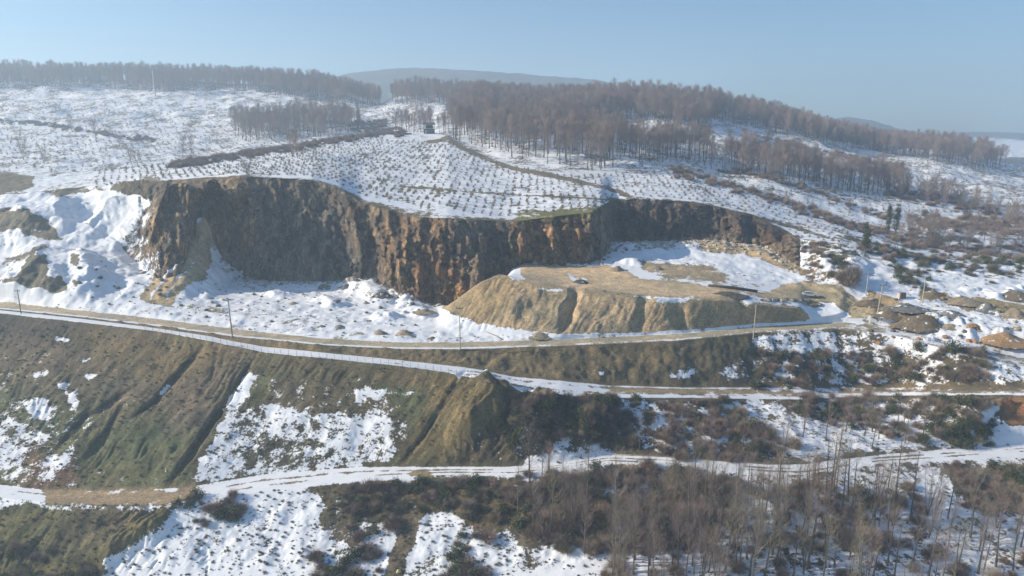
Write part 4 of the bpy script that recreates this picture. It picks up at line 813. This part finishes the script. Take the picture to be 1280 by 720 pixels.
stuff('scrub_trees', tij, ssm, .8, 1.5, 'small bare trees in the scrub at the right edge of the hillside', 'scrub trees')
# tufts on the open slopes
tm = (pmask([(-30, 400), (640, 470), (640, 590), (-30, 620)], 8) * (B == 4) * .7 + pmask([(-30, 610), (660, 600), (660, 740), (-30, 740)], 8) * (B <= 2) * 1.6 + pmask([(660, 490), (1450, 490), (1450, 740), (660, 740)], 8) * .8)
a_t = scatter(tm * (B != 3) * (B != 5), 6500)
t0 = plant_shrub('clump', pos(a_t[0]), 1.0, 0, 'low dark scrub clump on the snow of the near slope', name='scrub_clump', cat='scrub'); t1 = plant_shrub('tuft', pos(a_t[1]), 1.0, 0, 'dead grass tuft on the near slope', name='grass_tuft', cat='grass')
stuff('ground_scrub', a_t[2:], [t0, t1, t0], .25, .95, 'low scrub and dead grass tufts dotted over the near slopes', 'scrub', .05)
q_t = scatter((B >= 8) * (B <= 10) * (1 - np.clip(mo + pt, 0, 1)) * (sn > .3) * (sn < .9), 1100)
stuff('quarry_weeds', q_t, [t1, t0], .4, 1.0, 'dead weeds and small clods dotted over the snowy quarry floor', 'weeds', .05)
# ---- orchards
vis = [q for q in orch if sees(*q) and -5 < PXf[q[0], q[1]] < 1285]; vis.sort(key=lambda q: q[0]); near_h = vis[:240]
hz = None
for q in near_h:
    x = PXf[q[0], q[1]]; z = 'left of the cliff notch' if x < 450 else ('above the middle of the cliff' if x < 780 else 'on the narrow field along the right-hand rim')
    o = plant_shrub('hazel', pos(q, .05), U(.8, 1.5), U(0, 6), 'small bare hazel bush in the front rows ' + z, 'orchard bushes ' + z, 'hazel_bush', 'bush'); hz = hz or o
o2 = plant_shrub('hazelfar', pos(vis[240], .05), .8, 0, 'slightly taller bare hazel bush behind the front orchard rows', None, 'hazel_bush', 'bush')
nh = set(map(tuple, near_h)); rest_o = np.array([q for q in orch if tuple(q) not in nh and RNG.random() < .93])
stuff('orchard_rows', rest_o, [hz, o2, o2], .6, 1.2, 'rows of small bare hazel bushes running back across the snowy orchard', 'orchard', .05)
stuff('left_plantation', orchL[RNG.random(len(orchL)) < .85], [o2, hz], .4, 1.25, 'rows of young trees planted across the left snowy hillside', 'plantation', .05)
stuff('right_plantation', orchR[RNG.random(len(orchR)) < .8], [o2, hz], .3, 1.05, 'rows of young trees planted across the right snowy hillside', 'plantation', .05)
# ---- evergreens on the right
def evergreen(px, py, h, wd, lab, label_trunk=None):
    t = empty('evergreen_tree', at(px, py) - Vector((0, 0, .2))); tag(t, lab, 'tree'); mb = MB(); rn = random.Random(px)
    mb.tube([(0, 0, 0), (.1, 0, h * .5), (0, .1, h * .92)], [.22, .15, .04], 7); mb.build('trunk', M_BARK, t)
    lf = MB()
    for k in range(26):
        a = rn.uniform(0, 6.28); z = h * rn.uniform(.18, .95); l_ = wd * rn.uniform(.5, 1) * (1 - .5 * z / h); lf.spike((0, 0, z * .9), (math.cos(a) * l_, math.sin(a) * l_, z + .4), .05)
        for q in range(62):
            c = Vector((math.cos(a) * l_ * rn.uniform(.2, 1), math.sin(a) * l_ * rn.uniform(.2, 1), z)) + Vector((rn.gauss(0, .3), rn.gauss(0, .3), rn.gauss(0, .45))); u = Vector((rn.gauss(0, 1), rn.gauss(0, 1), rn.gauss(0, 1))).normalized() * .2; v = u.cross(Vector((rn.gauss(0, 1), rn.gauss(0, 1), 1))).normalized() * .13
            lf.add([c - u, c + v, c + u, c - v], [(0, 1, 2, 3)])
    lf.build('crown', M_LEAF, t)
evergreen(1081, 320, 11, 2.3, 'dark forked evergreen tree standing by the field path at the right')
evergreen(1110, 292, 12, 1.2, 'left slim ivy-covered tree of the pair behind the path'); evergreen(1119, 294, 13.5, 1.6, 'right and taller ivy-covered tree of the pair behind the path')
for k, (px, py) in enumerate([(1060, 358), (1052, 352), (1066, 352)]):
    plant_shrub('brown0', at(px, py), [2.6, 1.8, 2.0][k], k, ['big rounded brown bush beside the snowy gully', 'smaller brown bush left of the big rounded bush', 'smaller brown bush behind the big rounded bush'][k], None, 'bush', 'bush', [3.6, 2.4, 3.2][k])

# ------------------------------------------------------------------ heaps, boulders, made things
M_HEAP = {}
def heap_mat(name, c, s):
    m, nd, lk, bs = mat(name); g = N(nd, 'ShaderNodeNewGeometry'); n = N(nd, 'ShaderNodeTexNoise'); n.inputs['Scale'].default_value = 1.6; n.inputs['Detail'].default_value = 7; n.inputs['Roughness'].default_value = .7; lk.new(g.outputs['Position'], n.inputs['Vector'])
    col = mixc(nd, lk, ramp(nd, lk, n.outputs['Fac'], .3, .7, 0, 1), tuple(x * .6 for x in c), tuple(x * 1.35 for x in c))
    n2 = N(nd, 'ShaderNodeTexNoise'); n2.inputs['Scale'].default_value = .7; n2.inputs['Detail'].default_value = 6; lk.new(g.outputs['Position'], n2.inputs['Vector'])
    col = mixc(nd, lk, ramp(nd, lk, n2.outputs['Fac'], s, s + .04, 0, 1), col, (.8, .82, .84)); lk.new(col, bs.inputs['Base Color']); bs.inputs['Roughness'].default_value = .95
    bu = N(nd, 'ShaderNodeBump'); bu.inputs['Distance'].default_value = .4; lk.new(n.outputs['Fac'], bu.inputs['Height']); lk.new(bu.outputs[0], bs.inputs['Normal']); return m
HM = {'tan': heap_mat('tan_gravel', (.33, .26, .17), .66), 'brown': heap_mat('brown_earth', (.2, .15, .09), .62), 'grey': heap_mat('grey_rubble', (.2, .19, .165), .6), 'orange': heap_mat('orange_clay', (.4, .24, .11), .64), 'dark': heap_mat('dark_rubble', (.11, .1, .08), .64)}
def heap(px, py, wx, wy, h, m, label, seed, name='soil_heap', cat='heap', lump=.34):
    c = at(px, py); n = 26; v = []; f = []; xs = np.linspace(-1.25, 1.25, n); gx, gy = np.meshgrid(xs, xs)
    r = np.hypot(gx, gy); z = h * np.clip(1 - r, -.25, 1) ** 1; r = r * (1 + .35 * fb2(gx * 1.6 + seed, gy * 1.6, 3, seed + 11)); h = h * .85; z = np.where(r < 1, h * (.45 * (1 - r) + .55 * (.5 + .5 * np.cos(np.pi * np.clip(r, 0, 1)))), -h * (r - 1) * 1.2)
    z = z + h * lump * 2 * fb2(gx * 3 + seed, gy * 3 + seed, 4, seed) * np.clip(1.25 - r, 0, 1) - .25 * h * lump
    x = gx * wx + .25 * wx * fb2(gx * 2, gy * 2, 2, seed + 3); y = gy * wy
    v = np.stack([x, y, z], -1).reshape(-1, 3); k = np.arange(n * n).reshape(n, n); fcs = np.stack([k[:-1, :-1], k[:-1, 1:], k[1:, 1:], k[1:, :-1]], -1).reshape(-1, 4)
    rr = np.hypot(gx, gy)[:-1, :-1].reshape(-1); o = mesh_obj(name, v * np.array([1.15, 1.1, 1]), fcs[rr < 1.2], HM[m], smooth=True, loc=c + Vector((0, 0, -.25))); tag(o, label, cat); return o
for a in [
 (770, 337, 2.7, 3, 2.0, 'tan', 'left of the two gravel cones at the foot of the shaded cliff', 1), (819, 336, 3.2, 3, 2.1, 'tan', 'right of the two gravel cones on the plateau', 2), (725, 353, 3.0, 2.5, 1.6, 'dark', 'dark rubble heap on the tan plateau', 3),
 (1153, 403, 6.5, 4, 3.6, 'brown', 'big brown earth heap beside the snowy track with a blue shadow', 4), (1112, 392, 4, 3, 1.6, 'brown', 'low brown heap at the road fork', 5), (1190, 393, 3.4, 3, 2.0, 'grey', 'grey rubble heap right of the big brown heap', 6), (1190, 408, 2.4, 2, 1.1, 'tan', 'small tan heap below the grey rubble', 7),
 (1216, 408, 2.6, 2.4, 1.5, 'orange', 'small orange heap in the snow', 8), (1256, 424, 5.5, 4, 2.4, 'orange', 'wide orange clay heap at the right edge', 9), (1232, 386, 3.6, 3, 2.6, 'grey', 'tall greyish heap in the middle of the spoil ground', 10), (1268, 392, 3.6, 3, 2.4, 'tan', 'tan heap at the right edge of the spoil ground', 11), (1206, 376, 4, 3, 1.6, 'tan', 'low tan bank behind the grey heaps', 12),
 (1165, 368, 4.2, 3, 2.1, 'brown', 'reddish heap behind the rubble slope', 13), (1134, 384, 5, 3, 1.6, 'grey', 'flat grey rubble bank above the brown heap', 14), (1085, 378, 3.5, 2.5, 1.4, 'brown', 'low brown bank by the leaning pole', 15), (1270, 370, 5, 3.5, 2.2, 'brown', 'olive brown heap at the right edge by the bushes', 16),
 (475, 418, 2.4, 2, 1.7, 'tan', 'left tan heap by the road in front of the pit', 17), (507, 417, 2.6, 2.2, 1.7, 'tan', 'second tan heap by the road in front of the pit', 18), (540, 423, 1.8, 1.2, .8, 'brown', 'tiny brown heap by the road near the pole', 19), (366, 380, 2.2, 1.6, 1.2, 'tan', 'small tan lump on the snow below the grey cliff', 20),
 (675, 419, 2.6, 2, 1.2, 'tan', 'low tan heap at the foot of the mound gully', 21), (460, 402, 2.2, 1.6, 1.2, 'grey', 'grey lump on the snow left of the pit', 22), (402, 408, 1.8, 1.4, 1.0, 'grey', 'small grey lump near the road below the grey cliff', 23), (424, 408, 2.0, 1.4, .9, 'grey', 'flat grey lump right of the small grey lump', 24), (405, 358, 2.6, 2, 1.4, 'grey', 'grey heap at the foot of the grey cliff', 25), (432, 358, 2.2, 1.8, 1.4, 'grey', 'grey heap right of its twin under the cliff', 26), (478, 368, 2.6, 2, 1.6, 'dark', 'dark heap on the snow cone beside the pit', 27), (530, 388, 2.6, 1.6, 1.0, 'tan', 'low tan heap at the mouth of the pit', 28)]: heap(*a)
heap(905, 367, 5, 2.5, 1.4, 'dark', 'dark turf-topped bank at the front edge of the plateau', 31); heap(1010, 377, 3, 2, .9, 'brown', 'small rubble heap in front of the parked car', 32)
M_STONE = plain('pale_stone', (.42, .38, .32), .9, .3, 2); M_STONE2 = plain('dark_stone', (.13, .12, .10), .9, .3, 2); M_STONE3 = plain('rusty_stone', (.36, .2, .1), .9, .3, 2)
def stone(px, py, s, m, label, group=None, seed=0, flat=.7):
    rn = random.Random(seed * 7 + 1); bmv = []; n1, n2 = 7, 5
    for i in range(n2 + 1):
        for j in range(n1):
            th = math.pi * i / n2; ph = 2 * math.pi * j / n1; r = s * rn.uniform(.75, 1.15); bmv.append((r * math.sin(th) * math.cos(ph) * 1.1, r * math.sin(th) * math.sin(ph), r * math.cos(th) * flat))
    fs = [(i * n1 + j, i * n1 + (j + 1) % n1, (i + 1) * n1 + (j + 1) % n1, (i + 1) * n1 + j) for i in range(n2) for j in range(n1)]
    o = mesh_obj('boulder', bmv, fs, m, loc=at(px, py) + Vector((0, 0, s * .3))); tag(o, label, 'boulder', group); return o
for k in range(18): stone(953 + k * 3.3, 376 - k * .03 + (k % 3) * .6, .55 + .25 * (k * 7 % 5) / 5, M_STONE if k % 3 else M_STONE2, 'boulder in the row of stones lining the plateau edge' if k % 3 else 'dark boulder in the row of stones lining the plateau edge', 'row of boulders on the plateau edge', k)
for k in range(46):
    px = 1085 + 200 * RNG.random(); py = 372 + 62 * RNG.random()
    stone(px, py, U(.3, .8), [M_STONE, M_STONE2, M_STONE3][k % 3], ['pale', 'dark', 'rust-coloured'][k % 3] + ' boulder on the snowy spoil ground at the right', ['pale', 'dark', 'rust-coloured'][k % 3] + ' boulders on the spoil ground', 40 + k)
for k in range(60):
    px = 225 + 300 * RNG.random(); py = 362 + 40 * RNG.random() + (px - 225) * .03
    stone(px, py, U(.25, .75), [M_STONE, M_STONE2][k % 2], ['pale', 'dark'][k % 2] + ' boulder on the snowy quarry floor under the grey cliff', ['pale', 'dark'][k % 2] + ' boulders under the grey cliff', 100 + k)
for k in range(24):
    px = 90 + 120 * RNG.random(); py = 330 + 50 * RNG.random(); stone(px, py, U(.3, .8), M_STONE2, 'dark boulder on the snowy slope at the far left of the quarry', 'dark boulders left of the quarry', 180 + k)

M_CONC = plain('weathered_concrete', (.42, .38, .33), .9, .15); M_WOODP = plain('grey_wood', (.22, .18, .14), .9, .2); M_STEEL = plain('dull_steel', (.2, .2, .2), .6, .15, 3, .4); M_PORC = plain('brown_insulator', (.12, .07, .05), .3, .1)
def pole(px, py, h, label, m, lean=0, arm=1.6):
    t = empty('utility_pole', at(px, py) - Vector((0, 0, .3))); tag(t, label, 'utility pole')
    MB().tube([(0, 0, 0), (lean * h * .5, 0, h * .5), (lean * h, 0, h)], [.15, .13, .10], 8).build('shaft', m, t)
    MB().box((lean * h, -.13, h - .45), (arm, .12, .14)).build('crossarm', M_STEEL, t)
    for k, dx in enumerate((-arm * .42, 0, arm * .42)):
        MB().tube([(lean * h + dx, -.13, h - .376), (lean * h + dx, -.13, h - .12)], [.07, .045], 6).build('insulator', M_PORC, t)
poles = [(26, 392, 7.5, 'leftmost utility pole beside the road by a dark shrub', M_WOODP, 0), (290, 421, 10.5, 'thin wooden pole on the road verge where the tracks divide', M_WOODP, -.02), (575, 436.5, 11, 'grey pole standing by the road in front of the left end of the mound', M_CONC, 0), (942, 424, 10.5, 'pale pole by the road in front of the right end of the mound', M_CONC, .01),
 (1083, 369, 7, 'shorter pale pole behind the fork in front of the snowy gully', M_CONC, .01), (1097, 391, 8.5, 'leaning pale pole at the road fork', M_CONC, .07), (1153, 378, 7.8, 'rightmost pale pole on the spoil ground', M_CONC, .01)]
for a in poles: pole(*a)
cbk = (B == 10) * sst(.7, 1, TT) * (1 - np.clip(pt + mo, 0, 1)) * (PX0 > 255) * (PX0 < 1000) * (area < 1)
rub = scatter(cbk, 900)
sb = [o for o in bpy.data.objects if o.name.startswith('boulder')]
stuff('cliff_rubble', rub, [sb[60], sb[63], sb[61], sb[70]], .25, 1.5, 'fallen rubble strewn along the foot of the quarry cliff', 'rubble', .05)
# wire fence down the outer edge of the middle track
ft = empty('wire_fence', at(180, 412)); tag(ft, 'thin wire fence on wooden posts along the outer edge of the snowy middle track', 'fence'); base = ft.location.copy()
fp = []; px = 182.0
while px < 645:
    yy = float(np.interp(px, cols, p4)) + .8; fp.append(at(px, yy)); px += 8.5 if px < 350 else 9.5
pm = bpy.data.meshes.new('post'); mb = MB().tube([(0, 0, -.3), (0, 0, 1.35)], [.042, .036], 6); pm.from_pydata(mb.v, [], mb.f); pm.materials.append(M_WOODP)
for p in fp:
    o = bpy.data.objects.new('post', pm); COL.objects.link(o); o.parent = ft; o.location = p - base; o.rotation_euler = (U(-.05, .05), U(-.08, .08), 0)
for hh in (.5, .85, 1.2): MB().tube([p - base + Vector((0, -.06, hh)) for p in fp], [.008] * len(fp), 3, False).build('wire', M_STEEL, ft)
# pipes
def lying(pts, r, label, name, cat, m):
    w_ = [at(*p) + Vector((0, 0, r * .8)) for p in pts]; b = w_[0].copy(); o = MB().tube([p - b for p in w_], [r] * len(w_), 8).build(name, m, None, True, b); tag(o, label, cat); return o
M_LOG = plain('dark_pipe', (.06, .052, .047), .7, .25)
lying([(886, 358), (915, 361), (946, 366)], .42, 'long dark pipe lying on the snow at the edge of the plateau', 'pipe', 'pipe', M_LOG)
lying([(608, 415), (622, 421), (628, 425)], .12, 'thin log lying in the snow at the foot of the mound', 'log', 'log', M_WOODP)
lying([(765, 568), (830, 571), (900, 576), (960, 580.5), (1010, 580)], .10, 'thin grey pipe running along the upper side of the lower track', 'pipe', 'pipe', M_STEEL)
# car and far vehicles
M_PAINT = plain('silver_paint', (.55, .56, .58), .35, .05, 1, .2); M_PAINTD = plain('dark_paint', (.05, .05, .06), .35, .05, 1); M_GLASS = plain('dark_glass', (.02, .025, .03), .1, .05, 1); M_TYRE = plain('tyre_rubber', (.02, .02, .02), .9, .1); M_LAMP = plain('lamp_lens', (.6, .6, .58), .2, .05, 1); M_RED = plain('red_lens', (.35, .03, .02), .3, .05, 1)
def car(px, py, rz, label, m, name='parked_car'):
    t = empty(name, at(px, py), rz); tag(t, label, 'car')
    prof = [(-2.15, .35), (-2.2, .75), (-2.05, .98), (-1.75, 1.02), (-1.35, 1.42), (.35, 1.46), (1.05, 1.02), (1.95, .9), (2.2, .7), (2.2, .35)]
    mb = MB(); n = len(prof); v = []
    for s_ in (-1, 1):
        for x, z in prof: v.append((x, s_ * (.86 if z < 1.05 else .68), z))
    mb.add(v, [tuple(range(n - 1, -1, -1)), tuple(range(n, 2 * n))] + [(k, (k + 1) % n, (k + 1) % n + n, k + n) for k in range(n)]); mb.build('body', m, t)
    for s_ in (-1, 1):
        g = MB(); g.add([(-1.5, s_ * .845, 1.06), (.85, s_ * .845, 1.06), (.28, s_ * .70, 1.40), (-1.2, s_ * .70, 1.38)], [(0, 1, 2, 3)]); g.add([(-1.5, s_ * .80, 1.06), (.85, s_ * .80, 1.06), (.28, s_ * .66, 1.40), (-1.2, s_ * .66, 1.38)], [(3, 2, 1, 0)]); g.build('side_window', M_GLASS, t)
        MB().box((2.19, s_ * .62, .72), (.06, .3, .14)).build('headlight', M_LAMP, t); MB().box((-2.19, s_ * .68, .78), (.06, .2, .16)).build('tail_light', M_RED, t)
        for x in (-1.35, 1.35):
            wl = MB().tube([(x, s_ * .72, .33), (x, s_ * .90, .33)], [.33, .33], 14).build('wheel', M_TYRE, t); MB().tube([(x, s_ * .89, .33), (x, s_ * .915, .33)], [.19, .18], 10).build('rim', M_STEEL, wl)
    g = MB(); g.add([(1.02, -.62, 1.06), (1.02, .62, 1.06), (.42, .56, 1.43), (.42, -.56, 1.43)], [(0, 1, 2, 3)]); g.build('windscreen', M_GLASS, t)
    g = MB(); g.add([(-1.72, .62, 1.07), (-1.72, -.62, 1.07), (-1.4, -.56, 1.39), (-1.4, .56, 1.39)], [(0, 1, 2, 3)]); g.build('rear_window', M_GLASS, t)
    return t
car(1012, 371, R(-12), 'silver car parked on the dirt road beside the row of boulders', M_PAINT); car(1142, 289, R(-5), 'dark car parked on the far path behind the ivy-covered trees', M_PAINTD)
# hilltop cabin: dark lower room, open upper terrace on posts with roof
M_WALL = plain('dark_boards', (.07, .065, .07), .9, .2, 2); M_ROOFS = plain('snowy_roof', (.62, .64, .68), .8, .1); M_TRIM = plain('pale_trim', (.5, .5, .5), .8, .1)
hc = empty('hilltop_cabin', at(536, 167), R(6)); tag(hc, 'dark two-level cabin alone on the snowy hilltop at the end of the orchard', 'cabin')
for k in range(9): MB().box((0, -2.3 + .0, .16 + k * .31), (6.6, .1, .29)).build('board', M_WALL, hc)
MB().box((0, .1, 1.4), (6.4, 4.6, 2.8)).build('wall', M_WALL, hc); MB().box((.1, 0, 2.92), (7.4, 5.6, .2)).build('terrace_floor', M_ROOFS, hc)
dr = MB().box((-2, -2.40, 1.0), (.9, .08, 2.0)).build('door', M_TRIM, hc); MB().box((-1.7, -2.48, 1.0), (.08, .08, .12)).build('handle', M_STEEL, dr)
for x in (-.2, 1.8):
    wf = MB().box((x, -2.40, 1.6), (1.1, .08, .9)).build('window', M_TRIM, hc); MB().box((x, -2.46, 1.6), (.9, .05, .7)).build('pane', M_GLASS, wf)
for x in (-3.2, -1.6, 0, 1.6, 3.2):
    for y in (-2.4, 2.4): MB().box((x, y, 4.2), (.22, .22, 2.34)).build('post', M_WALL, hc)
MB().box((0, .8, 4.1), (4.4, 2.6, 2.1)).build('upper_room', M_WALL, hc); MB().box((0, -2.55, 3.8), (6.6, .06, .1)).build('railing', M_WALL, hc)
rb = MB(); rb.add([(-3.8, -3, 5.4), (3.8, -3, 5.4), (3.8, 3, 5.4), (-3.8, 3, 5.4), (-3.2, 0, 6.7), (3.2, 0, 6.7), (-3.8, -3, 5.25), (3.8, -3, 5.25), (3.8, 3, 5.25), (-3.8, 3, 5.25)], [(0, 1, 5, 4), (2, 3, 4, 5), (1, 2, 5), (3, 0, 4), (6, 9, 8, 7), (0, 6, 7, 1), (1, 7, 8, 2), (2, 8, 9, 3), (3, 9, 6, 0)])
rf = rb.build('roof', M_WALL, hc); MB().box((-.8, .3, 6.9), (.6, .6, 1.7)).build('chimney', M_TRIM, rf)
lp = empty('log_stack', at(508, 168)); tag(lp, 'low dark stack of logs on the snow left of the hilltop cabin', 'log stack')
for k in range(7): MB().tube([(-3, (k % 4) * .42, .25 + (k // 4) * .38), (3, (k % 4) * .42, .25 + (k // 4) * .38)], [.2, .2], 7).build('log', M_LOG, lp)
mt = empty('mast', at(194, 121)); tag(mt, 'tall pale mast rising out of the hazy wood on the left skyline', 'mast')
MB().tube([(0, 0, 0), (0, 0, 14), (0, 0, 25)], [.7, .55, .35], 8).build('shaft', M_TRIM, mt); MB().box((0, 0, 24.2), (2.2, .5, .6)).build('antenna', M_STEEL, mt)
# broken wall block, litter
bw = empty('broken_wall', at(1127, 372), R(8)); tag(bw, 'small brown block of broken wall standing on the snow between two poles', 'wall'); MB().box((0, 0, .7), (2.0, 1.0, 1.6), .05, .92).build('masonry', plain('brown_masonry', (.22, .15, .11)), bw); MB().box((-1.05, -.1, .5), (.35, 1.1, 1.9)).build('buttress', M_CONC, bw)
def bag(px, py, s, c, label, seed):
    rn = random.Random(seed); v = []; n1, n2 = 10, 7
    for i in range(n2 + 1):
        for j in range(n1):
            th = math.pi * i / n2; ph = 2 * math.pi * j / n1; r = s * rn.uniform(.85, 1.12); z = r * math.cos(th); v.append((r * math.sin(th) * math.cos(ph) * (1.15 if z < 0 else .9), r * math.sin(th) * math.sin(ph), z * .8 + (s * .35 if i == 0 else 0)))
    fs = [(i * n1 + j, (i + 1) * n1 + j, (i + 1) * n1 + (j + 1) % n1, i * n1 + (j + 1) % n1) for i in range(n2) for j in range(n1)]
    o = mesh_obj('rubbish_bag', v, fs, plain('bag_plastic', c, .5, .15), smooth=True, loc=at(px, py) + Vector((0, 0, s * .5))); tag(o, label, 'rubbish bag')
bag(401, 701, .55, (.34, .2, .1), 'orange brown bag lying in the snow of the lower slope', 1); bag(411, 704, .5, (.12, .3, .6), 'blue bag beside the orange brown bag', 2); bag(400, 691, .3, (.45, .08, .06), 'small red bag above the orange brown bag', 3); bag(499, 716, .45, (.5, .45, .2), 'yellow bag at the bottom edge of the snowy slope', 4)

# ------------------------------------------------------------------ air
hz_ = MB(); x0, x1, y0, y1, z0, z1 = -3200, 3200, -300, 2500, -240, 200
hz_.box(((x0 + x1) / 2, (y0 + y1) / 2, (z0 + z1) / 2), (x1 - x0, y1 - y0, z1 - z0))
m, nd, lk, bs = mat('haze_air'); nd.remove(bs); pv = nd.new('ShaderNodeVolumePrincipled'); pv.inputs['Density'].default_value = .00056; pv.inputs['Color'].default_value = (.66, .83, 1.0, 1); pv.inputs['Anisotropy'].default_value = .25
lk.new(pv.outputs[0], nd['Material Output'].inputs['Volume']); ho = hz_.build('haze', m); tag(ho, 'pale blue winter haze over the hills', 'haze', None, 'stuff')
import collections
byl = collections.defaultdict(list)
for o in bpy.data.objects:
    if o.parent is None and 'label' in o and 'category' in o: byl[o['label']].append(o)
NUM = {2: 'two', 3: 'three', 4: 'four', 5: 'five', 6: 'six', 7: 'seven'}; ORD = ['leftmost', 'second from left', 'third from left', 'fourth from left', 'fifth from left', 'sixth from left']
for lab, os_ in byl.items():
    n = len(os_)
    if 2 <= n <= 7 and len(lab.split()) <= 10:
        os_.sort(key=lambda o: o.location.x / o.location.y)
        for k, o in enumerate(os_): o['label'] = lab + ', ' + ('rightmost' if k == n - 1 else ORD[k]) + ' of ' + NUM[n]
print('verts', NR * NC, 'lowest', float(Z.min()), 'highest', float(Z.max()))
